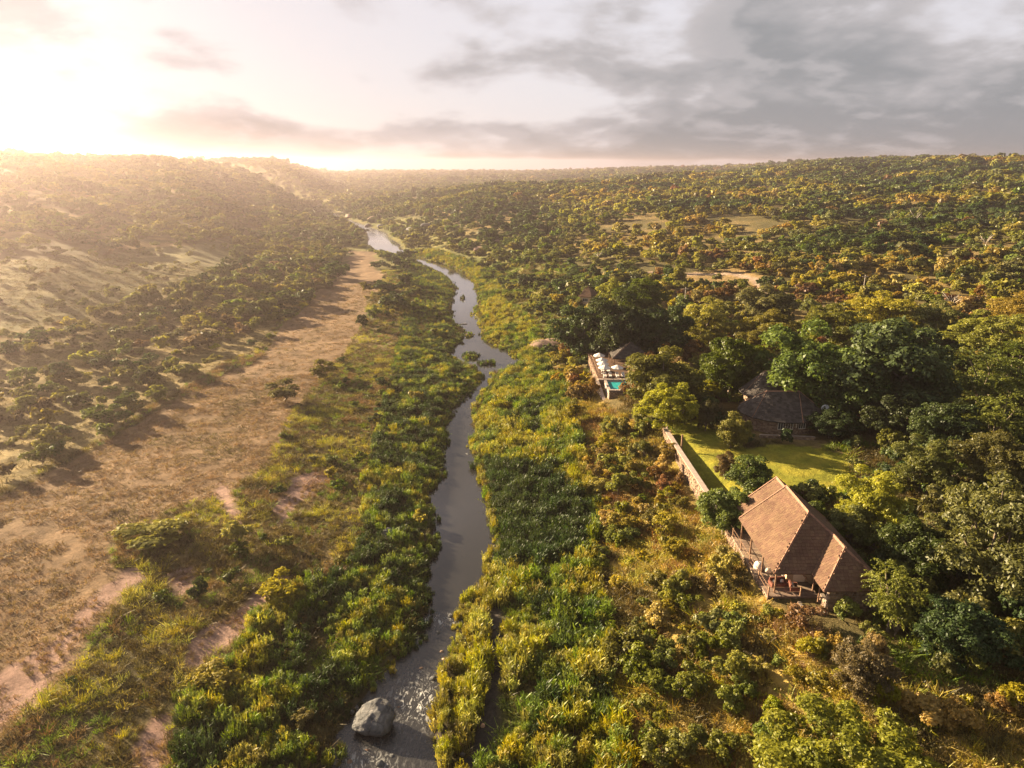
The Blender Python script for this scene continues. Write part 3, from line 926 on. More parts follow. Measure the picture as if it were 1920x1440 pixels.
# the trees one can point at: pixel of crown centre, crown width in pixels, height/width ratio, style, leaf, label
BIG = [
    (1092, 606, 104, 0.95, 'broad', 0, 'dark', 'dark round tree left of the pool terrace roof'),
    (1165, 598, 130, 0.85, 'broad', 1, 'dark', 'broad dark tree directly behind the pool terrace'),
    (1248, 612, 100, 0.95, 'broad', 2, 'dark', 'dark tree behind the terrace roof, right of the broad one'),
    (1205, 552, 96, 0.75, 'broad', 3, 'green', 'green tree topping the dark trees behind the terrace'),
    (1150, 548, 74, 0.8, 'fine', 0, 'yolive', 'yellowish tree above the dark trees by the small roof'),
    (1240, 698, 140, 0.72, 'broad', 3, 'olive', 'wide olive tree leaning over the right side of the pool'),
    (1252, 752, 112, 0.85, 'fine', 1, 'yolive', 'tall feathery olive tree at the end of the boundary wall'),
    (1325, 596, 112, 0.8, 'fine', 2, 'yolive', 'golden olive tree beyond the dark trees, left of the clearing road'),
    (1438, 562, 112, 0.62, 'broad', 4, 'olive', 'flat topped dark olive tree below the dirt road'),
    (1372, 668, 118, 1.0, 'broad', 0, 'green', 'green tree with a hanging left branch above the lawn'),
    (1445, 618, 124, 0.7, 'fine', 0, 'yolive', 'pale yellow green tree behind the big dark ones'),
    (1512, 672, 176, 0.85, 'broad', 1, 'green', 'large green tree right behind the round stone house'),
    (1682, 672, 226, 0.78, 'broad', 2, 'dark', 'largest dark green tree right of the round house'),
    (1600, 722, 130, 0.9, 'broad', 3, 'dark', 'dark tree in shade between the two largest trees'),
    (1565, 600, 120, 0.7, 'fine', 1, 'olive', 'olive tree on the slope behind the largest trees'),
    (1650, 585, 150, 0.6, 'fine', 2, 'yolive', 'wide golden olive tree above the largest dark tree'),
    (1760, 600, 120, 0.7, 'fine', 0, 'olive', 'olive tree near the bleached dead tree'),
    (1858, 620, 150, 0.65, 'fine', 1, 'yolive', 'wide yellow olive tree at the right edge, upper one'),
    (1925, 585, 150, 0.6, 'fine', 2, 'gold', 'golden tree cut by the right edge below the far scrub'),
    (1838, 700, 130, 0.85, 'feather', 0, 'green', 'feathery green tree right of the largest dark tree'),
    (1905, 690, 130, 0.9, 'feather', 1, 'green', 'feathery green tree cut by the right edge'),
    (1880, 770, 150, 0.9, 'feather', 0, 'green', 'lower feathery green tree near the right edge'),
    (1780, 800, 130, 0.9, 'broad', 4, 'dark', 'dark tree in deep shade right of the red brown roofs'),
    (1740, 860, 120, 0.9, 'fine', 1, 'olive', 'olive tree between the lawn and the right edge'),
    (1868, 860, 150, 0.8, 'fine', 0, 'olive', 'rounded olive tree above the big tan one at the right edge'),
    (1862, 990, 232, 1.05, 'fine', 2, 'olive', 'big tan olive tree filling the right edge beside the front house'),
    (1640, 925, 132, 0.95, 'fine', 1, 'yolive', 'yellow olive tree at the right end of the lawn'),
    (1600, 975, 90, 0.8, 'fine', 0, 'olive', 'smaller olive tree just right of the front house ridge'),
    (1412, 884, 86, 0.85, 'broad', 3, 'green', 'glossy green tree on the lawn behind the front house'),
    (1364, 866, 50, 1.0, 'fine', 2, 'brown', 'thin brown half bare sapling on the lawn'),
    (1362, 945, 100, 0.95, 'broad', 0, 'green', 'dense green tree touching the left eave of the front house'),
    (1376, 800, 62, 1.0, 'broad', 1, 'olive', 'olive and brown tree left of the round house wall'),
    (1326, 770, 42, 1.4, 'broad', 4, 'olive', 'narrow olive tree at the far end of the lawn'),
    (1678, 1108, 118, 1.1, 'feather', 1, 'lime', 'willowy bright green tree beside the front house roof'),
    (1720, 1030, 130, 0.9, 'broad', 2, 'dark', 'dark shaded tree behind the willowy tree'),
    (1800, 1170, 150, 0.8, 'broad', 4, 'dark', 'dark shaded tree right of the willowy tree'),
    (1625, 1245, 112, 1.0, 'fine', 0, 'brown', 'loose brownish tree below the front house'),
    (1590, 1412, 310, 0.62, 'dense', 0, 'lime', 'large bright green tree at the bottom edge'),
    (1690, 770, 120, 0.8, 'broad', 0, 'dark', 'dark tree drooping over the red brown roofs'),
    (1560, 790, 80, 0.6, 'broad', 1, 'dark', 'low dark tree against the right wall of the round house'),
]
for (u, v, wpx, asp, style, var, leaf, lab) in BIG:
    x, y, d = at(u, v, 4.0)
    for _ in range(3):
        R = wpx * d / F / 2
        Ht = 2 * R * asp * 1.18
        x, y, d = at(u, v, Ht * 0.58)
    place_tree(style, var, leaf, x, y, R * 1.14, Ht * 1.05, lab)

# left bank shrubs one can point at
LSHR = [
    (530, 746, 74, 0.55, 'olive', 'rounded dark bush alone on the sandy flat'),
    (605, 705, 60, 0.55, 'olive', 'low olive bush at the sandy flat, up river of the lone round bush'),
    (720, 545, 40, 0.6, 'dark', 'dark bush on the left bank opposite the upper bend'),
    (680, 612, 26, 1.1, 'dark', 'small upright dark bush beside the sandy flat'),
    (738, 568, 22, 1.1, 'dark', 'small upright dark bush right of the dark left bank bush'),
    (702, 590, 30, 0.7, 'green', 'small green bush between the two upright dark ones'),
    (632, 520, 54, 0.6, 'dark', 'dark bush at the edge of the left thicket by the narrow sand strip'),
    (300, 1005, 150, 0.24, 'olive', 'wide dark mound of bush in the lower left flat'),
    (530, 1110, 90, 0.5, 'yolive', 'yellow shrub for sunlit reeds on the lower left bank'),  # reed mound in sun, the light put into yellow leaf colour
    (395, 1275, 100, 0.4, 'yolive', 'yellow shrub for sunlit reeds above the bare pink soil at lower left'),  # another sunlit reed mound, its light painted as yellow leaves
    (445, 1020, 70, 0.7, 'reedy', 'bright yellow green tuft bush below the bare pink gully'),
    (905, 1110, 0, 0, '', ''),
]
for i, (u, v, wpx, asp, leaf, lab) in enumerate(LSHR):
    if not wpx:
        continue
    x, y, d = at(u, v, 0.8)
    R = wpx * d / F / 2
    place_tree('shrub', i % 6, leaf, x, y, R, max(0.9, 2 * R * asp), lab, name='shrub')

# scattered shrubs: the largest in the picture are things, the rest one mass
S = []   # x, y, R, H, leaf, zone


def add_shrubs(x0, x1, y0, y1, step, sel, rlo, rhi, asp, leafw, seed, tagz):
    g = np.random.default_rng(seed)
    X, Y = jitter_grid(x0, x1, y0, y1, step, seed)
    m_ = in_view(X, Y) & free(X, Y); X, Y = X[m_], Y[m_]
    Z = H(X, Y); zz = zone(X, Y, Z)
    m_ = sel(X, Y, zz, g); X, Y = X[m_], Y[m_]
    names = list(leafw); p_ = np.array([leafw[k] for k in names], float); p_ /= p_.sum()
    hue = fbm(X / 18, Y / 18, seed, 3)
    for i in range(len(X)):
        R = rlo + (rhi - rlo) * g.uniform() ** 1.6
        k = names[int(np.clip(np.searchsorted(np.cumsum(p_), np.clip(0.5 + (hue[i] - 0.5) * 2.2 + g.normal(0, 0.22), 0, 0.999)), 0, len(names) - 1))]
        S.append((X[i], Y[i], R, 2 * R * asp * g.uniform(0.8, 1.25), k, tagz))


u_ = lambda X, Y: proj(X, Y, H(X, Y))
add_shrubs(-5, 60, 45, 165, 2.2, lambda X, Y, z, g: (z == 7) & (fbm(X / 6, Y / 6, 5, 2) + g.normal(0, 0.08, X.size) > 0.43), 0.6, 2.1, 0.78, {'lime': 2.0, 'olive': 2, 'yolive': 4, 'gold': 6, 'rust': 1.2}, 901, 'gold')
add_shrubs(20, 130, 50, 135, 3.4, lambda X, Y, z, g: (z == 0) & (X > 27), 1.0, 2.6, 0.75, {'dark': 4, 'green': 3, 'olive': 2}, 902, 'wood')
add_shrubs(5, 190, 125, 260, 4.2, lambda X, Y, z, g: (z == 0) & (X > riverx(Y)[1] + 14) & (fbm(X / 16, Y / 16, 6, 3) + g.normal(0, 0.05, X.size) > 0.43), 1.2, 3.4, 0.7, {'dark': 2, 'green': 3, 'olive': 4, 'yolive': 3, 'gold': 2.5, 'rust': 0.6}, 903, 'right')
add_shrubs(-230, -40, 55, 420, 4.6, lambda X, Y, z, g: (z == 8) & (fbm(X / 14, Y / 14, 8, 3) + g.normal(0, 0.05, X.size) > 0.40), 1.4, 3.2, 0.58, {'dark': 0.7, 'green': 1.5, 'olive': 4, 'yolive': 3, 'brown': 2.5}, 904, 'thicket')
add_shrubs(-70, 0, 50, 330, 4.0, lambda X, Y, z, g: ((z == 0) & (X < riverx(Y)[0]) | (z == 3)) & (fbm(X / 9, Y / 9, 15, 3) + g.normal(0, 0.09, X.size) > 0.60), 0.6, 1.5, 0.65, {'dark': 3, 'green': 3, 'olive': 2, 'yolive': 2}, 905, 'leftbank')
add_shrubs(-5, 50, 150, 420, 3.4, lambda X, Y, z, g: (z == 0) & (X > riverx(Y)[1] + 3) & (X < riverx(Y)[1] + 32) & (fbm(X / 10, Y / 10, 25, 3) + g.normal(0, 0.06, X.size) > 0.50), 0.7, 2.2, 0.65, {'dark': 2, 'green': 4, 'olive': 4, 'yolive': 2}, 906, 'rightbank')
add_shrubs(-320, -60, 120, 420, 6.0, lambda X, Y, z, g: (z == 9) & (fbm(X / 20, Y / 20, 77, 3) + g.normal(0, 0.08, X.size) > 0.47), 0.7, 2.4, 0.6, {'olive': 3, 'brown': 1}, 907, 'meadow')
S = [s for s in S if not any(False for _ in ())]
dists = np.array([math.sqrt(s[0] ** 2 + s[1] ** 2 + 1800) for s in S])
app = np.array([s[2] * math.sqrt(s[3] / s[2]) for s in S]) / dists
uu, vv = proj(np.array([s[0] for s in S]), np.array([s[1] for s in S]), np.array([hz(s[0], s[1]) for s in S]))
app[(uu < -40) | (uu > 1960) | (vv > 1480)] *= 0.01
order = np.argsort(-app)
WORD = {'dark': 'dark green', 'green': 'green', 'olive': 'olive', 'yolive': 'yellow olive', 'gold': 'golden', 'rust': 'rust coloured', 'brown': 'brownish', 'lime': 'bright green'}
PLACE = {'gold': ('on the golden slope', 'shrubs on the golden slope'),
         'wood': ('in the house wood', 'shrubs in the wood around the houses'),
         'right': ('in scrub beyond the houses', 'shrubs in the scrub beyond the houses'),
         'thicket': ('in the hazy left thicket', 'bushes of the hazy left thicket'),
         'leftbank': ('on the left bank', 'shrubs on the left bank'),
         'rightbank': ('on the upper right bank', 'shrubs on the right bank'),
         'meadow': ('on the hazy meadow', 'shrubs dotting the left meadow')}
ORD = ['leftmost', 'second from left', 'third from left', 'fourth from left', 'fifth from left', 'sixth from left', 'seventh from left', 'eighth from left', 'ninth from left', 'tenth from left']
fam = {}
for i in order[:285]:
    x, y, R, Ht, k, zt = S[i]
    size = 'small' if R < 1.1 else ('large' if R > 2.4 else 'mid sized')
    fam.setdefault((size, k, zt), []).append(i)
for (size, k, zt), mem in fam.items():
    mem = sorted(mem, key=lambda i: S[i][1])
    nb = -(-len(mem) // 10)
    for b_ in range(nb):
        band = sorted(mem[b_ * len(mem) // nb:(b_ + 1) * len(mem) // nb], key=lambda i: uu[i])
        row = '' if nb == 1 else (' in the nearest row' if b_ == 0 else (' in the farthest row' if b_ == nb - 1 else ' in middle row %s' % 'abcdefgh'[b_ - 1]))
        for q, i in enumerate(band):
            x, y, R, Ht, k, zt = S[i]
            lab = '%s %s shrub %s' % (size, WORD[k], PLACE[zt][0])
            if len(mem) > 1:
                lab += ', ' + ORD[q] + row
            place_tree('shrub', int(i) % 6, k, x, y, R, Ht, lab, group='%s %s %s' % (size, WORD[k], PLACE[zt][1]), name='shrub')
rest = [S[i] for i in order[285:]]

# the far bush: thousands of crowns read as one cover on the hills
g = np.random.default_rng(950)
pos, scl, pid = [], [], []
KEYS = ['dark', 'green', 'olive', 'yolive', 'gold', 'rust', 'brown', 'lime']
for x, y, R, Ht, k, zt in rest:
    pos.append((x, y, hz(x, y) - 0.1)); scl.append((R, R, Ht / 1.45)); pid.append(KEYS.index(k) * 9 + int(g.integers(0, 5)))


def far_ring(r0, r1, step, rlo, rhi, far, thr, seed):
    g = np.random.default_rng(seed)
    X, Y = jitter_grid(-r1 * 0.75, r1 * 0.75, 60, r1, step, seed)
    r = np.hypot(X, Y)
    m_ = (r >= r0) & (r < r1) & in_view(X, Y, 1.06, 20); X, Y, r = X[m_], Y[m_], r[m_]
    Z = H(X, Y)
    zz = zone(X, Y, Z) if r0 < 600 else np.zeros(X.size, int)
    xl, xr = riverx(Y)
    dist = np.maximum(xl - X, X - xr)
    den = fbm(X / 26, Y / 26, seed + 1, 3) * 0.78 + fbm(X / 90, Y / 90, seed + 2, 2) * 0.22 + g.normal(0, 0.05, X.size)
    th = np.where(zz == 8, thr - 0.10, thr) + np.where(dist < 45, 0.03, 0) + np.where(r > 450, -0.12, 0)
    m_ = (den > th) & (dist > 4) & ~np.isin(zz, (1, 2, 3, 4, 5, 6, 9)) & ((zz != 10) | (g.uniform(0, 1, X.size) < 0.30))
    dr_ = np.full(X.size, 99.0)
    for (ax, ay), (bx, by) in zip(ROAD_PTS[:-1], ROAD_PTS[1:]):
        px, py = X - ax, Y - ay; ex, ey = bx - ax, by - ay
        t_ = np.clip((px * ex + py * ey) / (ex * ex + ey * ey), 0, 1)
        dr_ = np.minimum(dr_, np.hypot(px - t_ * ex, py - t_ * ey))
    m_ &= dr_ > 5
    X, Y, Z, r = X[m_], Y[m_], Z[m_], r[m_]
    hue = fbm(X / 60, Y / 60, seed + 3, 3) + g.normal(0, 0.055, X.size) - 0.02
    hue = hue - sstep(330, 650, r) * 0.10  # far crowns turn greener and darker, cloud shade put into leaf colour
    k = np.select([hue < 0.37, hue < 0.46, hue < 0.57, hue < 0.68], [0, 1, 2, 3], 4)
    k = np.where(g.uniform(0, 1, X.size) < 0.012, 5, k)
    k = np.where((X < 0) & (k > 2), 2, k)
    R = rlo + (rhi - rlo) * g.uniform(0, 1, X.size) ** 1.8
    for i in range(len(X)):
        pos.append((X[i], Y[i], Z[i] - 0.2)); scl.append((R[i] * g.uniform(0.7, 1.5), R[i] * g.uniform(0.7, 1.5), R[i] * g.uniform(0.55, 1.2)))
        pid.append(int(k[i]) * 9 + (5 + int(g.integers(0, 4)) if far else int(g.integers(0, 5))))


far_ring(235, 460, 4.6, 1.2, 3.9, False, 0.450, 960)
far_ring(460, 820, 6.2, 2.0, 4.2, True, 0.47, 970)
far_ring(820, 1600, 10.0, 3.0, 6.0, True, 0.46, 980)
far_ring(1600, 3400, 22.0, 5.0, 9.5, True, 0.44, 990)
n = len(pos)
scatter('hillside_bush', pos, rots(n, g, 0.06), scl, pid,
        [proto('b', m, LM[k]) for k in KEYS for m in (MIDB + FARB)], 'bush covered hillsides on both sides of the valley', 'bush')
print('far bushes', n, 'shrubs', len(S))

# ------------------------------------------------------------------ building materials
M_SHING = solid_mat('roof_shingle', (0.088, 0.050, 0.031), (0.125, 0.073, 0.046), 0.85, 0.5, 0.3, 0.2, lv=0.13)
M_SHING2 = solid_mat('roof_shingle_grey', (0.040, 0.034, 0.031), (0.066, 0.056, 0.050), 0.9, 1.2, 0.3, 0.2, lv=0.35)  # greys lowered: tree shade on the round house put into colour
M_RIDGE = solid_mat('ridge_tile', (0.17, 0.090, 0.060), (0.22, 0.12, 0.080), 0.8, 2.0, 0.2)
M_STONE = solid_mat('rubble_stone', (0.15, 0.100, 0.068), (0.235, 0.165, 0.118), 0.9, 2.5, 0.5, 0.2, lv=0.45)
M_MORTAR = solid_mat('mortar', (0.16, 0.125, 0.10), (0.22, 0.18, 0.145), 0.95, 3.0, 0.3)
M_PLASTER = solid_mat('tan_plaster', (0.42, 0.29, 0.18), (0.50, 0.36, 0.23), 0.9, 1.5, 0.1)
M_DECK = solid_mat('deck_boards', (0.17, 0.118, 0.086), (0.24, 0.172, 0.127), 0.8, 2.5, 0.15, 0.3, lv=0.22)
M_WOOD = solid_mat('timber', (0.17, 0.095, 0.055), (0.26, 0.155, 0.095), 0.75, 4.0, 0.2)
M_GLASS = solid_mat('window_pane', (0.030, 0.036, 0.040), (0.05, 0.055, 0.06), 0.08, 1.0, 0, 0.6)
M_FRAME = solid_mat('pale_frame', (0.50, 0.46, 0.40), (0.56, 0.52, 0.46), 0.6, 2.0)
M_COPING = solid_mat('pale_coping', (0.28, 0.225, 0.19), (0.36, 0.29, 0.245), 0.85, 3.0, 0.2, 0.3, lv=0.12)
M_WHITE = solid_mat('white_canvas', (0.48, 0.43, 0.40), (0.56, 0.51, 0.47), 0.85, 2.0)
M_RED = solid_mat('red_cushion', (0.115, 0.040, 0.026), (0.15, 0.055, 0.035), 0.9, 3.0)
M_CREAM = solid_mat('cream_fabric', (0.66, 0.52, 0.38), (0.72, 0.60, 0.46), 0.9, 3.0)
M_POOLW = solid_mat('pool_water', (0.025, 0.26, 0.26), (0.04, 0.36, 0.36), 0.05, 1.2, 0.05, 0.5)
M_METAL = solid_mat('pale_metal', (0.55, 0.56, 0.56), (0.62, 0.62, 0.62), 0.35, 3.0)
M_ROCK = solid_mat('grey_rock', (0.045, 0.047, 0.050), (0.125, 0.125, 0.125), 0.9, 1.1, 0.9, 0.25, detail=9)
M_ROCKO = solid_mat('tan_rock', (0.13, 0.082, 0.058), (0.21, 0.140, 0.100), 0.9, 1.3, 0.9, 0.25, detail=9)
M_ROCKP = solid_mat('pink_orange_stone', (0.46, 0.25, 0.155), (0.55, 0.36, 0.25), 0.85, 2.0, 0.5)
M_ORANGE = solid_mat('orange_brown_roof', (0.36, 0.145, 0.075), (0.45, 0.20, 0.105), 0.85, 1.5, 0.2, 0.2, lv=0.25)


M_BOULDER, t, o = new_mat('boulder_rock')
geo = t.node('ShaderNodeNewGeometry'); sx = t.node('ShaderNodeSeparateXYZ'); t.l.new(geo.outputs['Position'], sx.inputs[0])
b = t.node('ShaderNodeBsdfPrincipled')
n1 = t.noise(geo.outputs['Position'], 0.9, 9, 0.68, 0.6); n2 = t.noise(geo.outputs['Position'], 5.0, 8, 0.7)
vo = t.node('ShaderNodeTexVoronoi', feature='DISTANCE_TO_EDGE'); vo.inputs['Scale'].default_value = 0.75
wp = t.node('ShaderNodeVectorMath', operation='ADD'); t.l.new(geo.outputs['Position'], wp.inputs[0])
cx_ = t.node('ShaderNodeCombineXYZ'); t.put(cx_.inputs[0], t.math('MULTIPLY', n1, 1.6)); t.put(cx_.inputs[2], t.math('MULTIPLY', n2, 0.5)); t.l.new(cx_.outputs[0], wp.inputs[1]); t.l.new(wp.outputs[0], vo.inputs['Vector'])
crack = t.ramp(vo.outputs['Distance'], 0.0, 0.05)
col_ = t.mix(t.ramp(n1, 0.35, 0.65), (0.040, 0.043, 0.047), (0.135, 0.132, 0.130))  # shade over the boulder is put into these dark greys
col_ = t.mix(t.ramp(n2, 0.55, 0.72), col_, (0.20, 0.185, 0.165))
wetz = t.ramp(t.math('ADD', sx.outputs[2], t.math('MULTIPLY', n1, 0.3)), 0.30, 0.52)
col_ = t.mix(wetz, t.mix(1.0, col_, (0.30, 0.30, 0.28), 'MULTIPLY'), col_)
t.put(b.inputs['Base Color'], col_); t.put(b.inputs['Roughness'], t.ramp(wetz, 0.0, 1.0, 0.25, 0.9))
bp = t.node('ShaderNodeBump'); bp.inputs['Strength'].default_value = 1.0; bp.inputs['Distance'].default_value = 0.16
t.put(bp.inputs['Height'], t.math('ADD', t.math('MULTIPLY', crack, 0.6), t.math('ADD', n1, t.math('MULTIPLY', n2, 0.6)))); t.l.new(bp.outputs[0], b.inputs['Normal'])
t.l.new(b.outputs[0], o.inputs[0])


def pin(poly, a, b):
    res = False; j = len(poly) - 1
    for i in range(len(poly)):
        xi, yi = poly[i]; xj, yj = poly[j]
        if (yi > b) != (yj > b) and a < (xj - xi) * (b - yi) / (yj - yi) + xi:
            res = not res
        j = i
    return res


def roof_face(slab, sh, pts, wid=0.42, course=0.36, th=0.16, seed=0):
    """slab gets the roof plane with thickness, sh gets overlapping shingles; pts[0]->pts[1] runs along the eave"""
    g = random.Random(seed)
    P_ = [Vector(p) for p in pts]
    n = (P_[1] - P_[0]).cross(P_[2] - P_[0]).normalized()
    if n.z < 0:
        n = -n
    top = [tuple(p) for p in P_]; bot = [tuple(p - Vector((0, 0, th))) for p in P_]
    k = len(P_)
    slab.add(top + bot, [tuple(range(k)), tuple(range(2 * k - 1, k - 1, -1))] + [(i, i + k, (i + 1) % k + k, (i + 1) % k) for i in range(k)])
    e = (P_[1] - P_[0]).normalized(); s_ = n.cross(e).normalized()
    if s_.z < 0:
        s_ = -s_
    o_ = P_[0]
    poly = [((p - o_).dot(e), (p - o_).dot(s_)) for p in P_]
    amin = min(a for a, _ in poly); amax = max(a for a, _ in poly); bmax = max(b_ for _, b_ in poly)
    r_i = 0
    b_ = -0.06
    while b_ < bmax:
        a = amin - wid * (0.5 if r_i % 2 else 0.0) - g.uniform(0, 0.1)
        while a < amax:
            w_ = wid * g.uniform(0.75, 1.2)
            if pin(poly, a + w_ / 2, max(b_, 0.02) + course * 0.45):
                l0, l1 = 0.045 + g.uniform(0, 0.02), 0.012
                c0 = o_ + e * (a + 0.01) + s_ * (b_ + g.uniform(-0.03, 0.03)); c1 = c0 + e * (w_ - 0.02)
                up = s_ * (course * 1.12)
                q = [c0 + n * 0.004, c1 + n * 0.004, c1 + up + n * 0.004, c0 + up + n * 0.004, c0 + n * l0, c1 + n * l0, c1 + up + n * l1, c0 + up + n * l1]
                sh.hexa([tuple(v_) for v_ in q], g.random())
            a += w_
        b_ += course; r_i += 1


def bar(mb, a, b_, w_=0.12, h=0.12, lift=0.0, a_=0.5):
    """square bar from a to b"""
    A = Vector(a) + Vector((0, 0, lift)); B = Vector(b_) + Vector((0, 0, lift))
    d = (B - A).normalized()
    sd_ = d.cross(Vector((0, 0, 1)))
    sd_ = Vector((1, 0, 0)) if sd_.length < 1e-3 else sd_.normalized()
    up = sd_.cross(d).normalized()
    q = [A - sd_ * w_ / 2 - up * h / 2, A + sd_ * w_ / 2 - up * h / 2, B + sd_ * w_ / 2 - up * h / 2, B - sd_ * w_ / 2 - up * h / 2]
    q += [p + up * h for p in q]
    mb.hexa([tuple(p) for p in q], a_)


def cap(mb, a, b_, w_=0.30, step=0.45, seed=0):
    """row of ridge tiles from a to b, each a small saddle"""
    g = random.Random(seed)
    A, B = Vector(a), Vector(b_); L = (B - A).length; n = max(1, int(L / step)); d = (B - A) / n
    sd_ = d.cross(Vector((0, 0, 1))).normalized()
    for i in range(n):
        p0 = A + d * i + Vector((0, 0, 0.03)); p1 = A + d * (i + 1.06) + Vector((0, 0, 0.055))
        lo = Vector((0, 0, -0.12)); hi = Vector((0, 0, 0.10))
        vs = [p0 - sd_ * w_ / 2 + lo, p0 + hi, p0 + sd_ * w_ / 2 + lo, p1 - sd_ * w_ / 2 + lo, p1 + hi, p1 + sd_ * w_ / 2 + lo]
        mb.add(vs, [(0, 1, 4, 3), (1, 2, 5, 4), (0, 2, 1), (3, 4, 5), (0, 3, 5, 2)], g.random())


def stone_face(core, st, path, z0, z1, thick=0.35, seed=0, closed_ends=True, out=1):
    """rubble wall along path (outer line); out=1: outer side to the right of the path"""
    g = random.Random(seed)
    for (ax, ay), (bx, by) in zip(path[:-1], path[1:]):
        d = Vector((bx - ax, by - ay, 0)); L = d.length; d.normalize()
        nrm = Vector((d.y, -d.x, 0)) * out
        A = Vector((ax, ay, 0)); B = Vector((bx, by, 0)); I = nrm * -thick
        q = [A, B, B + I, A + I]
        core.hexa([(p.x, p.y, z0) for p in q] + [(p.x, p.y, z1) for p in q])
        z = z0
        while z < z1 - 0.08:
            h = min(g.uniform(0.20, 0.36), z1 - z)
            a = g.uniform(-0.1, 0.05)
            while a < L - 0.06:
                w_ = min(g.uniform(0.25, 0.6), L - a + 0.04)
                pr = g.uniform(0.03, 0.11)
                j = lambda: g.uniform(-0.035, 0.035)
                a0 = max(a, 0) + 0.02
                b0 = a + w_ - 0.02
                zz0, zz1 = z + 0.02, z + h - 0.02
                bk = [(a0, zz0), (b0, zz0), (b0, zz1), (a0, zz1)]
                fr = [(a0 + 0.05 + j(), zz0 + 0.04 + j()), (b0 - 0.05 + j(), zz0 + 0.04 + j()), (b0 - 0.05 + j(), zz1 - 0.04 + j()), (a0 + 0.05 + j(), zz1 - 0.04 + j())]
                if b0 > a0 + 0.08:
                    vs = [A + d * p + nrm * 0.003 + Vector((0, 0, q_)) for p, q_ in bk] + [A + d * p + nrm * pr + Vector((0, 0, q_)) for p, q_ in fr]
                    st.add([tuple(v_) for v_ in vs], [(4, 5, 6, 7), (0, 1, 5, 4), (1, 2, 6, 5), (2, 3, 7, 6), (3, 0, 4, 7)], g.random())
                a += w_
            z += h


def part(name, mb, mat, parent, kind=None, smooth=False):
    o_ = link(name, mb.mesh(name, mat, smooth), parent)
    if kind:
        o_['kind'] = kind
    return o_


def make_window(parent, x0, x1, y, z0, z1, n, axis_='x', sgn=-1):
    """window in a wall facing -y (axis x) or -x (axis y): frame, mullions, panes"""
    def bx_(mb, a0, a1, d0, d1, c0, c1):
        if axis_ == 'x':
            mb.box(a0, a1, y + sgn * d1, y + sgn * d0, c0, c1)
        else:
            mb.box(y + sgn * d1, y + sgn * d0, a0, a1, c0, c1)
    pn = MB(); bx_(pn, x0 + 0.03, x1 - 0.03, 0.01, 0.03, z0 + 0.03, z1 - 0.03)
    w_ = part('window', pn, M_GLASS, parent)
    fr = MB()
    for a0, a1, c0, c1 in ((x0, x1, z0 - 0.05, z0 + 0.03), (x0, x1, z1 - 0.03, z1 + 0.05), (x0 - 0.05, x0 + 0.03, z0 - 0.05, z1 + 0.05), (x1 - 0.03, x1 + 0.05, z0 - 0.05, z1 + 0.05)):
        bx_(fr, a0, a1, 0.005, 0.07 if c1 - c0 < 0.5 else 0.065, c0, c1)
    part('frame', fr, M_FRAME, w_)
    for i in range(1, n):
        m_ = MB(); c = x0 + (x1 - x0) * i / n
        bx_(m_, c - 0.03, c + 0.03, 0.031, 0.06, z0 + 0.03, z1 - 0.03)
        part('mullion', m_, M_FRAME, w_)
    return w_


# ------------------------------------------------------------------ front house with deck
FZ = 8.40
ho = thing('lodge_house', (0, 0, 0), 'brown shingle roofed stone house with a deck on the slope above the river', 'house')
EV, RZ, R2 = 10.9, 15.0, 13.6
slab, sh = MB(), MB()
roof_face(slab, sh, [(26.4, 73.6, EV), (26.4, 62.0, EV), (31.4, 67.2, RZ), (31.4, 73.6, RZ)], seed=1)
roof_face(slab, sh, [(26.4, 62.0, EV), (36.4, 62.0, EV), (31.4, 67.2, RZ)], seed=2)
roof_face(slab, sh, [(36.4, 62.0, EV), (36.4, 73.6, EV), (31.4, 73.6, RZ), (31.4, 67.2, RZ)], seed=3)
rf = part('roof', slab, M_SHING, ho)
part('shingles', sh, M_SHING, rf, 'stuff')
cp = MB()
cap(cp, (31.4, 67.2, RZ), (31.4, 73.6, RZ), seed=1); cap(cp, (26.4, 62.0, EV), (31.4, 67.2, RZ), seed=2); cap(cp, (36.4, 62.0, EV), (31.4, 67.2, RZ), seed=3)
bar(cp, (26.4, 73.55, EV), (31.4, 73.55, RZ), 0.16, 0.14, 0.05); bar(cp, (36.4, 73.55, EV), (31.4, 73.55, RZ), 0.16, 0.14, 0.05)
part('ridge_tiles', cp, M_RIDGE, rf, 'stuff')
slab, sh = MB(), MB()
roof_face(slab, sh, [(27.0, 76.6, EV + 0.1), (27.0, 73.62, EV + 0.1), (31.4, 73.62, RZ - 0.3), (31.4, 76.6, RZ - 0.3)], seed=4)
roof_face(slab, sh, [(35.8, 73.62, EV + 0.1), (35.8, 76.6, EV + 0.1), (31.4, 76.6, RZ - 0.3), (31.4, 73.62, RZ - 0.3)], seed=5)
rf = part('rear_roof', slab, M_SHING, ho)
part('shingles', sh, M_SHING, rf, 'stuff')
cp = MB(); cap(cp, (31.4, 73.7, RZ - 0.3), (31.4, 76.6, RZ - 0.3), seed=5); bar(cp, (27.0, 76.6, EV + 0.1), (31.4, 76.6, RZ - 0.3), 0.16, 0.14, 0.05); bar(cp, (35.8, 76.6, EV + 0.1), (31.4, 76.6, RZ - 0.3), 0.16, 0.14, 0.05)
part('ridge_tiles', cp, M_RIDGE, rf, 'stuff')
slab, sh = MB(), MB()
E2 = EV - 0.05
roof_face(slab, sh, [(30.1, 62.0, E2), (30.1, 59.0, E2), (33.2, 62.3, R2), (33.2, 65.4, R2)], seed=6)
roof_face(slab, sh, [(30.1, 59.0, E2), (36.5, 59.0, E2), (33.2, 62.3, R2)], seed=7)
roof_face(slab, sh, [(36.5, 59.0, E2), (36.5, 62.0, E2), (33.2, 65.4, R2), (33.2, 62.3, R2)], seed=8)
rf = part('wing_roof', slab, M_SHING, ho)
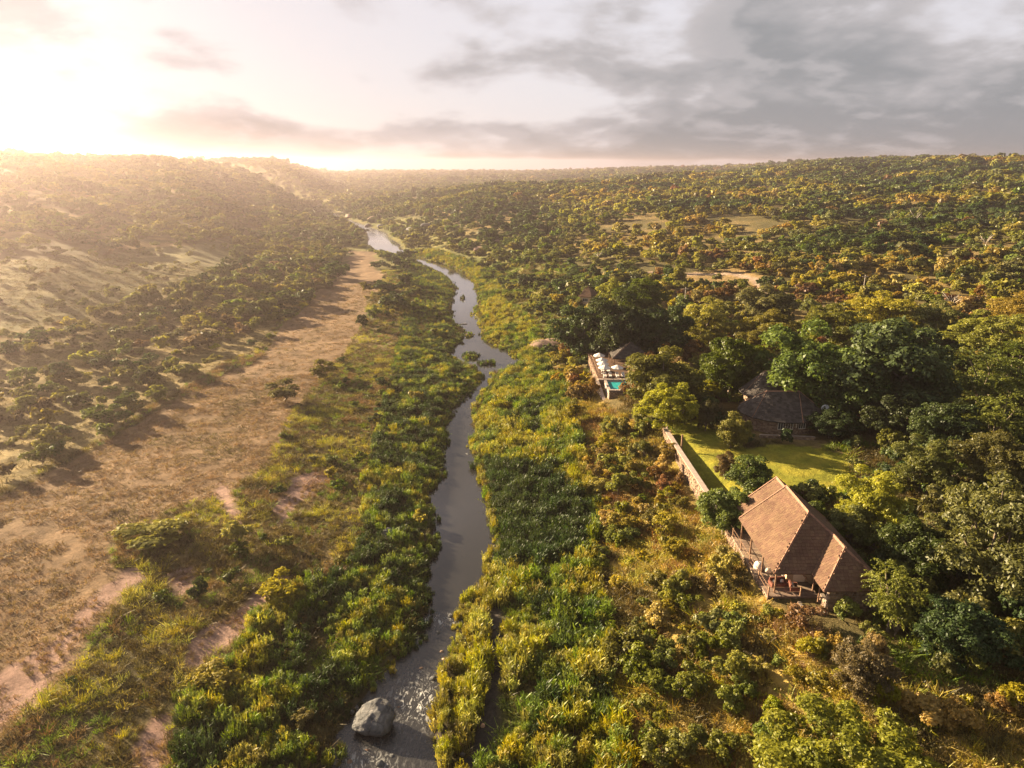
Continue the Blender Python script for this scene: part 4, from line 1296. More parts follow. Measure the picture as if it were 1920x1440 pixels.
part('shingles', sh, M_SHING, rf, 'stuff')
cp = MB(); cap(cp, (33.2, 62.3, R2), (33.2, 65.3, R2), seed=6); cap(cp, (30.1, 59.0, E2), (33.2, 62.3, R2), seed=7); cap(cp, (36.5, 59.0, E2), (33.2, 62.3, R2), seed=8)
part('ridge_tiles', cp, M_RIDGE, rf, 'stuff')
# walls
wl_ = MB(); wl_.box(28.7, 35.7, 64.4, 76.0, 7.6, 10.95)
wl_.add([(28.7, 75.9, 10.95), (35.7, 75.9, 10.95), (31.4, 75.9, 14.4), (28.7, 76.0, 10.95), (35.7, 76.0, 10.95), (31.4, 76.0, 14.4)], [(0, 2, 1), (3, 4, 5), (0, 1, 4, 3), (1, 2, 5, 4), (2, 0, 3, 5)])
part('wall', wl_, M_PLASTER, ho)
for a, b_ in ((65.0, 67.4), (68.6, 71.0)):
    make_window(ho, a, b_, 28.7, 8.5, 10.5, 3, 'y')
make_window(ho, 72.0, 73.4, 28.7, 9.2, 10.4, 2, 'y')
dr = MB(); dr.box(29.4, 30.6, 64.32, 64.39, FZ, 10.5)
part('door', dr, M_CREAM, ho)
# stone base under deck, wing walls, curved shower wall
core, st = MB(), MB()
stone_face(core, st, [(26.0, 76.8), (26.0, 61.9)], 4.6, FZ - 0.16, 0.5, 11, out=1)
stone_face(core, st, [(26.0, 61.9), (31.0, 61.9)], 4.6, FZ - 0.162, 0.5, 12, out=1)
b_ = part('stone_base', core, M_MORTAR, ho); part('stones', st, M_STONE, b_, 'stuff')
core, st = MB(), MB()
stone_face(core, st, [(30.9, 59.7), (36.0, 59.7)], 5.2, 10.75, 0.4, 13, out=1)
stone_face(core, st, [(30.9, 61.4), (30.9, 60.11)], 5.2, 9.0, 0.4, 14, out=1)
stone_face(core, st, [(36.0, 60.11), (36.0, 64.0)], 5.2, 10.75, 0.4, 15, out=1)
b_ = part('wing_wall', core, M_MORTAR, ho); part('stones', st, M_STONE, b_, 'stuff')
core, st = MB(), MB()
path = [(28.6 + 1.9 - 1.9 * math.cos(a), 60.6 - 1.5 * math.sin(a)) for a in np.linspace(-0.35, 1.5, 9)] + [(30.88, 59.05)]
stone_face(core, st, path, 5.0, 8.3, 0.3, 16, out=1)
b_ = part('curved_wall', core, M_MORTAR, ho); part('stones', st, M_STONE, b_, 'stuff')
# deck
dk = MB(); g_ = random.Random(4)
y = 61.75
while y < 76.8:
    x1 = 31.0 if y < 64.2 else 28.65
    dk.box(25.85, x1, y, y + 0.19, FZ - 0.15, FZ + g_.uniform(-0.006, 0.006), g_.random()); y += 0.20
part('deck_floor', dk, M_DECK, ho, 'stuff')
for x, y, z1 in ((26.75, 62.4, EV), (26.75, 66.2, EV), (26.75, 70.0, EV), (26.75, 73.3, EV), (30.7, 62.5, EV), (30.6, 60.9, E2)):
    m_ = MB(); m_.tube([(x, y, FZ - 0.02), (x, y, z1 + 0.1)], [0.10, 0.09], 8); part('post', m_, M_WOOD, ho)
m_ = MB(); bar(m_, (26.75, 62.3, EV - 0.1), (26.75, 73.5, EV - 0.1), 0.14, 0.18); bar(m_, (26.8, 62.4, EV - 0.12), (36.0, 62.4, EV - 0.12), 0.14, 0.18)
part('eave_beam', m_, M_WOOD, ho)
m_ = MB(); bar(m_, (29.2, 64.3, EV - 0.2), (30.2, 62.5, FZ + 1.2), 0.1, 0.1); part('brace', m_, M_WOOD, ho)
RP = [(25.95, 61.85), (25.95, 64.8), (25.95, 67.8), (25.95, 70.8), (25.95, 73.8), (25.95, 76.6), (29.2, 61.85)]
for x, y in RP:
    m_ = MB(); m_.box(x - 0.06, x + 0.06, y - 0.06, y + 0.06, FZ - 0.1, FZ + 1.05); part('railing_post', m_, M_WOOD, ho)
for zz in (0.45, 0.98):
    m_ = MB(); bar(m_, (25.95, 61.85, FZ + zz), (25.95, 76.6, FZ + zz), 0.035, 0.035); part('railing', m_, M_WOOD, ho)
    m_ = MB(); bar(m_, (25.95, 61.85, FZ + zz), (29.2, 61.85, FZ + zz + 0.003), 0.035, 0.035); part('railing', m_, M_WOOD, ho)


def dome(mb, cx, cy, z0, rx, ry, rz, n=14, m=6, a=0.5, squash=1.0):
    vs = []; fs = []
    for j in range(m + 1):
        t_ = (j / m) * math.pi / 2
        for i in range(n):
            p_ = 2 * math.pi * i / n
            c = math.cos(t_) ** squash
            vs.append((cx + rx * c * math.cos(p_), cy + ry * c * math.sin(p_), z0 + rz * math.sin(t_)))
    for j in range(m):
        for i in range(n):
            fs.append((j * n + i, j * n + (i + 1) % n, (j + 1) * n + (i + 1) % n, (j + 1) * n + i))
    fs.append(tuple(range(n - 1, -1, -1)))
    mb.add(vs, fs, a)


m_ = MB(); dome(m_, 0, 0, 0, 0.62, 0.62, 0.75, squash=0.6)
o_ = link('beanbag', m_.mesh('beanbag', M_WHITE, True), None, (26.75, 67.0, FZ)); tag(o_, 'larger white rounded beanbag by the deck railing', 'beanbag', 'beanbags on the deck')
m_ = MB(); dome(m_, 0, 0, 0, 0.45, 0.42, 0.5, squash=0.6)
o_ = link('beanbag', m_.mesh('beanbag', M_CREAM, True), None, (27.5, 66.3, FZ)); tag(o_, 'smaller cream beanbag under the eave beside the white one', 'beanbag', 'beanbags on the deck')


def sofa(x, y, rz, w_, label):
    so = thing('sofa', (x, y, FZ), label, 'sofa', rz=rz)
    m_ = MB(); m_.box(-w_ / 2, w_ / 2, -0.4, 0.4, 0.12, 0.38); part('seat', m_, M_RED, so)
    m_ = MB(); m_.box(-w_ / 2, w_ / 2, 0.28, 0.45, 0.38, 0.85); part('backrest', m_, M_RED, so)
    for sx in (-1, 1):
        m_ = MB(); m_.box(sx * w_ / 2 - 0.09, sx * w_ / 2 + 0.09, -0.42, 0.42, 0.10, 0.58); part('armrest', m_, M_RED, so)
        for sy in (-0.33, 0.33):
            m_ = MB(); m_.box(sx * (w_ / 2 - 0.08) - 0.04, sx * (w_ / 2 - 0.08) + 0.04, sy - 0.04, sy + 0.04, 0, 0.12); part('leg', m_, M_WOOD, so)
    for k in range(2):
        m_ = MB(); dome(m_, -w_ / 4 + k * w_ / 2, 0.12, 0.38, 0.22, 0.14, 0.32, 10, 4, squash=0.5); part('cushion', m_, M_WHITE if k else M_CREAM, so, smooth=True)


sofa(27.6, 63.6, 0.15, 1.7, 'red sofa with pale cushions under the near eave')
sofa(28.9, 62.9, 1.4, 1.0, 'small red armchair with a white cushion on the near deck corner')

# ------------------------------------------------------------------ round stone house
rh = thing('round_house', (0, 0, 0), 'dark rounded shingle roofed stone house in the shade behind the lawn', 'house')


def oval_roof(cx, cy, rx, ry, ze, ridge0, ridge1, zr, n, seed):
    slab, sh, cp = MB(), MB(), MB()
    E_ = [(cx + rx * math.cos(a), cy + ry * math.sin(a), ze) for a in [2 * math.pi * (i + 0.5) / n for i in range(n)]]

    def top(p_):
        x_ = min(max(p_[0], ridge0), ridge1) if ridge1 > ridge0 else ridge0
        x_ = ridge0 if p_[0] < cx else ridge1
        return (x_, cy, zr)
    for i in range(n):
        a, b_ = E_[i], E_[(i + 1) % n]
        ta, tb = top(a), top(b_)
        pts = [a, b_, tb] if ta == tb else [a, b_, tb, ta]
        roof_face(slab, sh, pts, 0.45, 0.40, 0.2, seed + i)
        if i % 3 == 0:
            cap(cp, a, ta, 0.24, 0.6, seed + i)
    if ridge1 > ridge0:
        cap(cp, (ridge0, cy, zr), (ridge1, cy, zr), 0.3, 0.5, seed)
    return slab, sh, cp


slab, sh, cp = oval_roof(45.4, 112.2, 7.1, 6.0, 10.6, 42.6, 48.0, 14.0, 16, 40)
rf = part('roof', slab, M_SHING2, rh); part('shingles', sh, M_SHING2, rf, 'stuff'); part('ridge_tiles', cp, M_RIDGE, rf, 'stuff')
slab, sh, cp = oval_roof(46.2, 119.5, 5.6, 4.8, 11.6, 44.6, 47.8, 15.4, 12, 60)
rf = part('rear_roof', slab, M_SHING2, rh); part('shingles', sh, M_SHING2, rf, 'stuff'); part('ridge_tiles', cp, M_RIDGE, rf, 'stuff')
core, st = MB(), MB()
ring = [(45.4 + 6.1 * math.cos(a), 112.2 + 5.0 * math.sin(a)) for a in [2 * math.pi * (i + 0.5) / 16 for i in range(17)]]
stone_face(core, st, ring, 7.2, 10.5, 0.4, 41, out=1)
ring2 = [(46.2 + 4.6 * math.cos(a), 119.5 + 3.9 * math.sin(a)) for a in [2 * math.pi * (i + 0.5) / 12 for i in range(13)]]
stone_face(core, st, ring2, 7.2, 11.5, 0.4, 42, out=1)
b_ = part('stone_wall', core, M_MORTAR, rh); part('stones', st, M_STONE, b_, 'stuff')
make_window(rh, 43.2, 45.6, 107.28, 9.1, 10.2, 6)
make_window(rh, 46.2, 47.6, 107.30, 9.2, 10.2, 4)
core, st = MB(), MB()
stone_face(core, st, [(40.0, 106.0), (48.5, 105.0)], 7.4, 8.6, 0.5, 43, out=1)
lw = link('garden_wall', core.mesh('garden_wall', M_MORTAR)); tag(lw, 'low rubble wall in front of the round house windows', 'wall')
part('stones', st, M_STONE, lw, 'stuff')
di = thing('satellite_dish', (52.1, 110.6, 10.5), 'pale satellite dish at the right eave of the round house', 'satellite dish', rz=-0.5)
vs = []; fs = []
n_, m2 = 18, 4
for j in range(m2 + 1):
    for i in range(n_):
        a = 2 * math.pi * i / n_; rr = 0.75 * j / m2
        vs.append((rr * math.cos(a) * 0.9, -0.25 + 0.22 * (rr / 0.75) ** 2 * -1 + 0.22, 1.0 + rr * math.sin(a)))
for j in range(m2):
    for i in range(n_):
        fs.append((j * n_ + i, j * n_ + (i + 1) % n_, (j + 1) * n_ + (i + 1) % n_, (j + 1) * n_ + i))
m_ = MB(); m_.add(vs, fs); o_ = part('reflector', m_, M_METAL, di, smooth=True)
sm = o_.modifiers.new('thick', 'SOLIDIFY'); sm.thickness = 0.03
m_ = MB(); m_.tube([(0, 0.02, -0.6), (0, 0.02, 1.0)], [0.04, 0.04], 6); part('mast', m_, M_METAL, di)
m_ = MB(); m_.tube([(0, -0.2, 0.3), (0, -0.85, 0.95)], [0.02, 0.02], 5); m_.box(-0.05, 0.05, -0.95, -0.83, 0.9, 1.0); part('feed_arm', m_, M_METAL, di)

# red brown service buildings under the trees
def shed(x, y, z, w_, d_, hw, hr, rz, mat, label, group=None):
    t_ = thing('service_building', (x, y, z), label, 'building', group, rz)
    m_ = MB(); m_.box(-w_ / 2 + 0.4, w_ / 2 - 0.4, -d_ / 2 + 0.4, d_ / 2 - 0.4, -0.8, hw); part('wall', m_, M_PLASTER, t_)
    slab, sh = MB(), MB(); e = w_ / 2; f = d_ / 2; k = min(e, f) * 0.98
    A, B, C, D = (-e, -f, hw), (e, -f, hw), (e, f, hw), (-e, f, hw)
    r0, r1 = (-e + k, 0, hr), (e - k, 0, hr)
    for i, q in enumerate(([A, B, r1, r0], [B, C, r1], [C, D, r0, r1], [D, A, r0])):
        roof_face(slab, sh, q, 0.45, 0.4, 0.15, 70 + i)
    rf = part('roof', slab, mat, t_); part('shingles', sh, mat, rf, 'stuff')
    make_window(t_, -0.8, 0.8, -d_ / 2 + 0.4, 1.0, 2.0, 3)
    return t_


x, y, z = ray_z(1578, 756, 10.8); shed(x, y, 8.1, 6.0, 5.0, 2.1, 3.6, 0.2, M_ORANGE, 'orange brown roofed building right of the satellite dish')
x, y, z = ray_z(1602, 782, 10.0); shed(x, y, 8.0, 5.0, 3.6, 1.7, 2.6, 0.35, M_ORANGE, 'lower orange brown roof hidden in shade below the other one')
x, y, d = at(1103, 550, 3.0); shed(x, y, hz(x, y), 4.2, 8.0, 2.6, 5.4, -0.35, M_SHING, 'small brown roofed hut in the scrub beyond the pool terrace')

# ------------------------------------------------------------------ boundary wall of the lawn
bw = MB(); bs = MB()
WY0, WY1 = 80.6, 109.5
xw = lambda y_: 25.85 + (25.1 - 25.85) * (y_ - WY0) / (WY1 - WY0)
stone_face(bw, bs, [(xw(WY1), WY1), (xw(WY0), WY0)], 5.2, 8.5, 0.45, 81, out=1)
wo = link('boundary_wall', bw.mesh('boundary_wall', M_MORTAR)); tag(wo, 'long rubble wall with pale coping along the left edge of the lawn', 'wall')
part('stones', bs, M_STONE, wo, 'stuff')
cs_ = MB(); cs_.box(-0.12, 0.62, -0.735, 0.735, 0, 0.10); cme = cs_.mesh('coping_stone', M_COPING)
y = WY0 + 0.72
while y < WY1 - 0.6:
    c = link('coping_stone', cme, wo, (xw(y) - 0.03, y, 8.505 + random.uniform(-0.004, 0.004)), (0, 0, math.atan2(-(xw(WY1) - xw(WY0)), WY1 - WY0))); y += 1.49
m_ = MB(); m_.box(-0.11, 0.11, -0.11, 0.11, -0.3, 2.2); gp = link('gate_post', m_.mesh('gate_post', M_WOOD), None, (26.3, 101.5, 8.1)); tag(gp, 'reddish wooden post at the bend of the lawn wall', 'post')
m_ = MB(); m_.box(-0.15, 0.15, -0.15, 0.15, 2.2, 2.28); part('cap', m_, M_WOOD, gp)

# ------------------------------------------------------------------ pool terrace
DZ = 7.6
pt = thing('pool_terrace', (0, 0, 0), 'brown timber terrace on stone walls above the river bank', 'terrace')
dk = MB(); y = 140.6; g_ = random.Random(6)
while y < 162:
    dk.box(18.0, 27.5, y, y + 0.235, DZ - 0.18, DZ + g_.uniform(-0.006, 0.006), g_.random()); y += 0.25
part('deck_floor', dk, M_SHING, pt, 'stuff')
core, st = MB(), MB()
stone_face(core, st, [(18.15, 162), (18.15, 140.7)], 1.5, DZ - 0.19, 0.5, 91, out=1)
stone_face(core, st, [(18.15, 140.7), (27.3, 140.7)], 1.5, DZ - 0.192, 0.5, 92, out=1)
b_ = part('stone_base', core, M_MORTAR, pt); part('stones', st, M_STONE, b_, 'stuff')
m_ = MB(); m_.box(17.95, 27.4, 140.0, 140.58, DZ - 0.12, DZ + 0.06); part('edge_beam', m_, M_COPING, pt)
m_ = MB(); m_.add([(17.5, 140.6, DZ - 0.3), (18.1, 140.6, DZ - 0.3), (18.9, 132.5, DZ - 2.6), (18.3, 132.5, DZ - 2.6), (17.5, 140.6, 1), (18.1, 140.6, 1), (18.9, 132.5, 1), (18.3, 132.5, 1)],
               [(0, 3, 2, 1), (4, 5, 6, 7), (0, 1, 5, 4), (1, 2, 6, 5), (2, 3, 7, 6), (3, 0, 4, 7)])
part('sloping_wall', m_, M_COPING, pt)
for y in (142, 145.5, 149, 152.5, 156):
    m_ = MB(); m_.box(18.12, 18.26, y - 0.07, y + 0.07, DZ, DZ + 1.0); part('railing_post', m_, M_WOOD, pt)
m_ = MB(); bar(m_, (18.19, 141.9, DZ + 1.02), (18.19, 156.1, DZ + 1.02), 0.07, 0.07); part('railing', m_, M_WOOD, pt)

po = thing('swimming_pool', (0, 0, 0), 'turquoise swimming pool with pale rim at the near end of the terrace', 'pool')
m_ = MB()
m_.box(19.2, 19.55, 133.2, 139.98, 1.5, DZ - 0.16); m_.box(24.6, 24.95, 133.2, 139.98, 1.5, DZ - 0.16); m_.box(19.551, 24.599, 133.2, 133.55, 1.5, DZ - 0.163); m_.box(19.551, 24.599, 139.6, 139.979, 1.5, DZ - 0.163); m_.box(19.551, 24.599, 133.551, 139.599, 5.6, 5.9)
part('basin', m_, M_COPING, po)
m_ = MB(); m_.box(19.553, 24.597, 133.553, 139.597, 6.0, DZ - 0.36); part('pool_water', m_, M_POOLW, po)
for q in ((19.1, 19.6, 133.05, 139.99), (24.55, 25.05, 133.05, 139.99)):
    m_ = MB(); m_.box(*q, DZ - 0.157, DZ - 0.06); part('rim', m_, M_COPING, po)
m_ = MB(); m_.box(19.603, 24.547, 133.05, 133.6, DZ - 0.158, DZ - 0.063); part('rim', m_, M_COPING, po)
core, st = MB(), MB(); stone_face(core, st, [(19.3, 133.0), (25.0, 133.0)], 1.5, DZ - 0.3, 0.15, 93, out=1)
b_ = part('stone_facing', core, M_MORTAR, po); part('stones', st, M_STONE, b_, 'stuff')


def parasol(x, y, z, R, label):
    t_ = thing('parasol', (x, y, z), label, 'parasol', 'parasols on the pool terrace', random.uniform(0, 1))
    m_ = MB(); m_.tube([(0, 0, 0), (0, 0, 2.7)], [0.045, 0.04], 6); part('pole', m_, M_WOOD, t_)
    m_ = MB(); dome(m_, 0, 0, 0, 0.28, 0.28, 0.1, 10, 2); part('base', m_, M_METAL, t_)
    m_ = MB(); n_ = 8
    vs = [(0, 0, 2.72)] + [(R * math.cos(2 * math.pi * i / n_), R * math.sin(2 * math.pi * i / n_), 2.1) for i in range(n_)] + [(R * math.cos(2 * math.pi * i / n_), R * math.sin(2 * math.pi * i / n_), 1.98) for i in range(n_)] + [(0, 0, 2.66)]
    fs = [(0, 1 + i, 1 + (i + 1) % n_) for i in range(n_)] + [(1 + i, 9 + i, 9 + (i + 1) % n_, 1 + (i + 1) % n_) for i in range(n_)] + [(17, 9 + (i + 1) % n_, 9 + i) for i in range(n_)]
    m_.add(vs, fs); part('canopy', m_, M_WHITE, t_)


PZ = [(1125, 667, 'white parasol farthest along the left row on the terrace'), (1130, 676, 'white parasol second farthest in the left row on the terrace'),
      (1132, 683, 'white parasol second nearest in the left row on the terrace'), (1135, 690, 'white parasol nearest to the pool in the left row'),
      (1159, 690, 'white parasol standing alone right of the row, beside the olive tree')]
PP = []
for u, v, lab in PZ:
    x, y, z = ray_z(u, v, DZ + 2.35)
    PP.append((x, y)); parasol(x, y + 1.2, DZ, 1.35, lab)


def lounger(x, y, rz, label):
    t_ = thing('sun_lounger', (x, y, DZ), label, 'sun lounger', 'loungers on the pool terrace', rz)
    m_ = MB(); m_.box(-0.32, 0.32, -0.95, 0.95, 0.22, 0.30); part('frame', m_, M_WHITE, t_)
    m_ = MB(); m_.box(-0.29, 0.29, -0.92, 0.35, 0.302, 0.38); part('mattress', m_, M_WHITE, t_)
    m_ = MB(); m_.hexa([(-0.29, 0.36, 0.31), (0.29, 0.36, 0.31), (0.29, 0.92, 0.68), (-0.29, 0.92, 0.68), (-0.29, 0.32, 0.38), (0.29, 0.32, 0.38), (0.29, 0.88, 0.75), (-0.29, 0.88, 0.75)]); part('backrest', m_, M_WHITE, t_)
    for sx in (-0.28, 0.28):
        for sy in (-0.85, 0.85):
            m_ = MB(); m_.box(sx - 0.03, sx + 0.03, sy - 0.03, sy + 0.03, 0, 0.22); part('leg', m_, M_WHITE, t_)


LG = [(19.6, 142.3, 'left white lounger of the pair nearest the pool'), (20.7, 142.3, 'right white lounger of the pair nearest the pool'),
      (22.2, 142.3, 'left white lounger under the lone parasol'), (23.4, 142.3, 'right white lounger under the lone parasol'),
      (19.6, 146.0, 'left white lounger under the middle parasols'), (20.8, 146.0, 'right white lounger under the middle parasols')]
for x, y, lab in LG:
    lounger(x, y, random.uniform(-0.1, 0.1), lab)
pv = thing('terrace_pavilion', (26.2, 155.0, DZ), 'dark shingle roofed pavilion at the back of the pool terrace', 'pavilion')
slab, sh, cp = MB(), MB(), MB()
e, f = 4.2, 6.5
for i, q in enumerate(([(-e, f, 2.3), (-e, -f, 2.3), (0, -f + 3.6, 5.0), (0, f - 3.6, 5.0)], [(-e, -f, 2.3), (e, -f, 2.3), (0, -f + 3.6, 5.0)], [(e, -f, 2.3), (e, f, 2.3), (0, f - 3.6, 5.0), (0, -f + 3.6, 5.0)], [(e, f, 2.3), (-e, f, 2.3), (0, f - 3.6, 5.0)])):
    roof_face(slab, sh, q, 0.5, 0.42, 0.2, 95 + i)
rf = part('roof', slab, M_SHING2, pv); part('shingles', sh, M_SHING2, rf, 'stuff')
cap(cp, (0, -f + 3.6, 5.0), (0, f - 3.6, 5.0), seed=9); cap(cp, (-e, -f, 2.3), (0, -f + 3.6, 5.0), seed=8); part('ridge_tiles', cp, M_RIDGE, rf, 'stuff')
for x in (-3.8, 3.8):
    for y in (-6, -2, 2, 6):
        m_ = MB(); m_.tube([(x, y, -0.1), (x, y, 2.3)], [0.12, 0.10], 7); part('post', m_, M_WOOD, pv)
m_ = MB(); m_.box(-1.5, 3.2, 0.0, 5.8, -0.1, 2.25); part('wall', m_, M_PLASTER, pv)


# ------------------------------------------------------------------ rocks
def rock_mesh(name, seed, mat, rough=0.28, sub=3, cuts=9):
    import bmesh
    bm = bmesh.new(); bmesh.ops.create_icosphere(bm, subdivisions=sub, radius=1.0)
    co = np.array([v.co for v in bm.verts]); g = np.random.default_rng(seed)
    d = np.zeros(len(co))
    for k in range(cuts):   # flat facets cut the ball
        n_ = g.normal(0, 1, 3); n_ /= np.linalg.norm(n_); c_ = g.uniform(0.62, 0.9)
        pr = co @ n_
        ex = np.maximum(pr - c_, 0); co = co - ex[:, None] * n_[None, :] * 0.9
    for fq, am in ((1.6, rough), (4.0, rough * 0.4), (9.0, rough * 0.22), (19.0, rough * 0.12), (37.0, rough * 0.06)):
        ph = g.uniform(0, 6, 3)
        d = am * (np.sin(co[:, 0] * fq + ph[0]) * np.sin(co[:, 1] * fq + ph[1]) + np.sin(co[:, 2] * fq + ph[2]) * 0.5) * 0.5
        co = co * (1 + d)[:, None]
    for v, c_ in zip(bm.verts, co):
        v.co = c_
    me = bpy.data.meshes.new(name); bm.to_mesh(me); bm.free(); me.materials.append(mat)
    me.polygons.foreach_set('use_smooth', np.ones(len(me.polygons), bool)); me.update()
    return me


RK = {('g', i): rock_mesh('rock', 30 + i, M_ROCK) for i in range(3)}
RK.update({('o', i): rock_mesh('rock', 40 + i, M_ROCKO) for i in range(3)})
RK.update({('p', i): rock_mesh('rock', 50 + i, M_ROCKP, 0.2, 2) for i in range(3)})


def rock(u, v, wpx, asp, hgt, kind, var, label, rz=0.0, name='boulder', sink=0.25, group=None, depth=None):
    x, y, d = at(u, v, 0.0)
    if hz(x, y) < 0:
        x, y, _ = ray_z(u, v, 0); d = y
    R = wpx * d / F / 2
    z = max(hz(x, y), -0.25)
    o_ = link(name, RK[(kind, var)], None, (x, y, z + R * hgt * (1 - sink) * 0.6), (random.uniform(-.15, .15), random.uniform(-.15, .15), rz), (R, R * asp, R * hgt))
    return tag(o_, label, 'rock', group)


bb = rock_mesh('boulder', 338, M_BOULDER, 0.24, 5, 20)
x, y, z = ray_z(702, 1368, 0)
o_ = link('boulder', bb, None, (x, y + 0.6, 0.75), (0.1, -0.12, 0.5), (2.15, 1.9, 1.65)); tag(o_, 'large grey boulder standing in the rapids at the bottom edge', 'rock')
rock(728, 1003, 40, 0.8, 0.5, 'g', 1, 'flat pale grey rock in the reeds of the left bank', 0.3)
rock(875, 851, 10, 1.4, 0.5, 'g', 2, 'small dark rock in the calm water below the bend', 0.2)
rock(866, 608, 20, 0.35, 0.18, 'g', 0, 'low dark rock bar lying across the river above the bend', 0.1)
rock(1016, 652, 46, 1.3, 0.42, 'o', 0, 'smooth orange rock slab on the bank left of the terrace', 0.4)
rock(1036, 645, 30, 1.3, 0.42, 'o', 1, 'smaller tan rock behind the orange slab', 1.4)
for u, v, wp, k, i, lab in [(800, 428, 50, 'g', 0, 'biggest grey rock outcrop beside the far rapids'), (770, 432, 40, 'g', 1, 'grey rock left of the biggest far outcrop'), (745, 437, 34, 'g', 2, 'low grey rock at the edge of the far rapids'),
                           (715, 428, 40, 'g', 0, 'grey rock in the middle of the far rapids'), (690, 424, 30, 'g', 1, 'pale rock at the head of the far rapids'), (672, 430, 30, 'g', 2, 'pale rock on the left side of the far rapids'),
                           (655, 408, 40, 'o', 2, 'tan rock shelf up river of the far rapids'), (700, 412, 44, 'o', 0, 'wide tan rock shelf right of the uppermost water'), (900, 470, 46, 'o', 1, 'tan rock slab in the dry grass right of the far rapids'),
                           (925, 455, 40, 'o', 2, 'tan rock slab behind the other in the dry grass'), (1000, 412, 30, 'o', 0, 'pale rock on the slope far right of the rapids')]:
    rock(u, v, wp * 0.6, 0.7, 0.4, k, i, lab, random.uniform(0, 3))
STN = [(833, 1236, 11, 'p', 'orange stone standing in the rapids under the big clump'), (828, 1222, 10, 'o', 'brown stone just behind the orange one in the rapids'), (748, 1326, 10, 'o', 'orange brown stone at the upper right of the large boulder'),
       (643, 1384, 9, 'o', 'orange stone left of the large boulder'), (632, 1404, 12, 'g', 'grey stone at the water edge below left of the boulder'), (688, 1406, 12, 'o', 'reddish stone below the large boulder'), (735, 1417, 12, 'g', 'grey stone low in the rapids right of the reddish one'),
       (886, 1352, 11, 'p', 'pinkish orange stone in the dry side channel'), (905, 1362, 9, 'p', 'orange stone right of the pinkish one in the side channel'), (864, 1390, 11, 'p', 'upper of two pale orange stones in the side channel'), (866, 1398, 11, 'p', 'lower of two pale orange stones in the side channel'),
       (848, 1386, 10, 'g', 'grey stone left of the two pale orange stones'), (868, 1417, 9, 'g', 'pale grey stone at the bottom of the side channel'), (882, 1384, 6, 'g', 'small white stone in the side channel'), (926, 1179, 8, 'g', 'pale stone at the head of the side channel'),
       (929, 1207, 8, 'g', 'pale stone under reeds below the head of the side channel'), (873, 1308, 8, 'o', 'tan stone between the reed clumps of the island'), (780, 1410, 5, 'g', 'tiny pale stone in the rapids at the bottom edge'),
       (845, 1155, 12, 'g', 'dark stone at the lip where the calm water breaks'), (812, 1152, 9, 'g', 'dark stone on the left of the breaking lip')]
STN += [(668, 1356, 16, 'g', 'dark stone touching the left side of the large boulder'), (660, 1338, 12, 'g', 'dark stone at the reed edge up river of the large boulder'), (752, 1372, 14, 'g', 'grey stone just right of the large boulder'),
        (765, 1352, 9, 'g', 'small dark stone in the white water right of the boulder'), (712, 1432, 18, 'g', 'flat dark stone at the bottom edge below the boulder'), (655, 1428, 14, 'o', 'brown stone at the bottom left water edge'),
        (800, 1390, 12, 'g', 'grey stone mid channel between boulder and island'), (812, 1272, 14, 'g', 'dark stone in the riffle above the white water'), (790, 1252, 10, 'o', 'brown stone on the left of the upper riffle'),
        (772, 1282, 12, 'g', 'dark stone beside the white water near the left reeds'), (822, 1186, 10, 'g', 'dark stone just below the breaking lip'), (815, 1340, 10, 'o', 'brown stone against the island opposite the boulder'),
        (896, 1330, 10, 'g', 'grey stone in the upper side channel'), (912, 1290, 10, 'o', 'tan stone in the middle of the side channel'), (920, 1250, 9, 'g', 'grey stone in the narrow part of the side channel')]
for i, (u, v, wp, k, lab) in enumerate(STN):
    rock(u, v, wp * 1.15, 0.9, 0.8, k, i % 3, lab, i * 1.3, 'stone', 0.1)
# pale rock on the pool rim
o_ = link('stone', RK[('g', 1)], None, (22.2, 133.3, DZ + 0.15), (0, 0, 0.4), (1.1, 0.4, 0.4)); tag(o_, 'pale rounded rock lying on the near rim of the pool', 'rock'); o_.material_slots[0].link = 'OBJECT'; o_.material_slots[0].material = M_WHITE


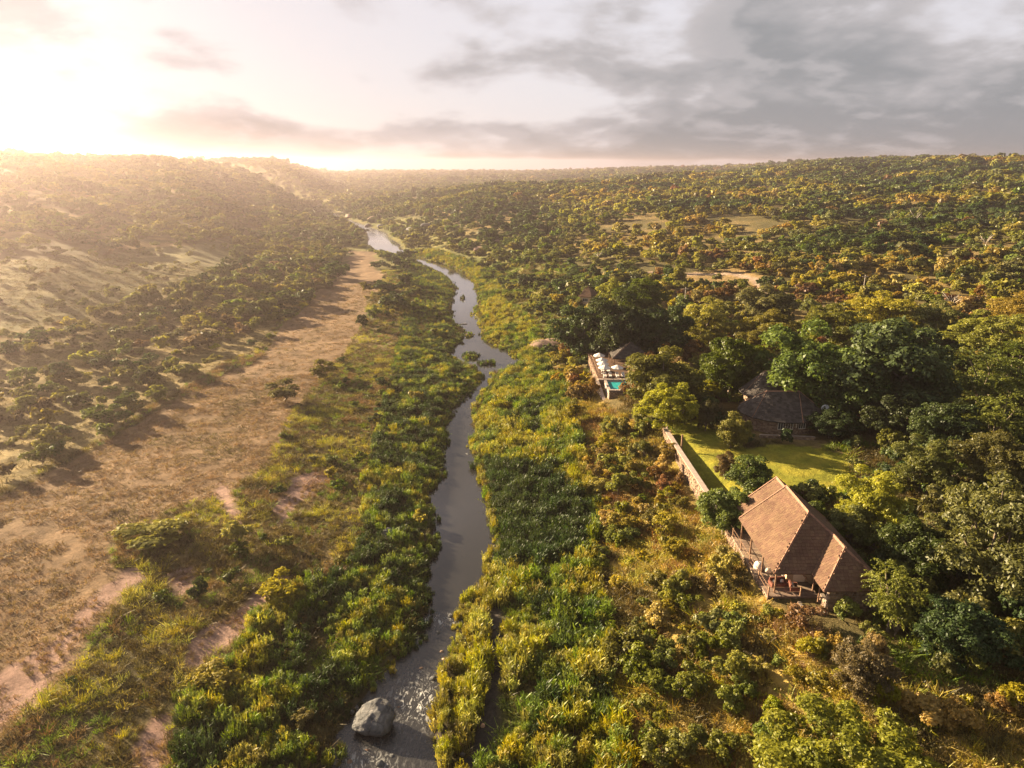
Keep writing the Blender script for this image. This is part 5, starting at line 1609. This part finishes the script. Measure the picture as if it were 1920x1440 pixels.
# ------------------------------------------------------------------ bare trees, poles
def bare_tree(x, y, Ht, seed, label):
    g = np.random.default_rng(seed)
    t_ = thing('dead_tree', (x, y, hz(x, y) - 0.2), label, 'tree')
    m_ = MB(); m_.tube([(0, 0, 0), (0.05 * Ht, 0, Ht * 0.25), (0.04 * Ht, 0.03, Ht * 0.45)], [Ht * 0.035, Ht * 0.028, Ht * 0.022], 7)
    part('trunk', m_, M_BARE, t_, smooth=True)
    for k in range(6):
        a = k * 1.05 + g.uniform(0, 0.6); r = Ht * g.uniform(0.3, 0.5); zt = Ht * g.uniform(0.65, 1.0)
        m_ = MB(); p1 = (r * 0.5 * math.cos(a), r * 0.5 * math.sin(a), Ht * 0.45 + (zt - Ht * 0.45) * 0.6); p2 = (r * math.cos(a), r * math.sin(a), zt)
        m_.tube([(0.04 * Ht, 0.03, Ht * 0.44), p1, p2], [Ht * 0.018, Ht * 0.012, Ht * 0.004], 5)
        for q in range(3):
            b2 = a + g.uniform(-0.9, 0.9)
            m_.tube([p1, (p1[0] + r * 0.4 * math.cos(b2), p1[1] + r * 0.4 * math.sin(b2), p1[2] + Ht * g.uniform(0.02, 0.2))], [Ht * 0.009, Ht * 0.003], 4)
        part('branch', m_, M_BARE, t_, smooth=True)


for u, v, Ht, lab in [(1780, 588, 7.0, 'bleached dead tree with curved bare branches right of the clearing'), (1714, 428, 9.0, 'thin bare trunk on the far right slope'), (1845, 470, 7, 'small bare tree among the scrub at far right'),
                      (1120, 492, 6.0, 'small bare tree beside the far dirt track')]:
    x, y, d = at(u, v, 0.5); bare_tree(x, y, Ht, int(u), lab)
for u, v, lab in [(1617, 556, 'wooden utility pole in the scrub behind the largest trees'), (1283, 580, 'wooden utility pole above the dark trees behind the terrace')]:
    x, y, d = at(u, v, 1.0)
    t_ = thing('utility_pole', (x, y, hz(x, y)), lab, 'pole')
    m_ = MB(); m_.tube([(0, 0, -0.5), (0, 0, 7.5)], [0.15, 0.11], 8); part('shaft', m_, M_BARE, t_)
    m_ = MB(); m_.box(-0.9, 0.9, -0.06, 0.06, 6.9, 7.05); part('crossarm', m_, M_BARE, t_)

# ------------------------------------------------------------------ haze
mh, t, o = new_mat('haze')
pv_ = t.node('ShaderNodeVolumePrincipled')
pv_.inputs['Color'].default_value = (0.98, 0.81, 0.82, 1); pv_.inputs['Density'].default_value = 0.00026; pv_.inputs['Anisotropy'].default_value = 0.80
t.l.new(pv_.outputs[0], o.inputs['Volume'])
hb = MB(); hb.box(-3800, 3800, -320, 4400, -3.0, 84.0)
hzo = link('haze', hb.mesh('haze', mh)); tag(hzo, 'golden morning haze lying over the valley', 'haze', kind='stuff')
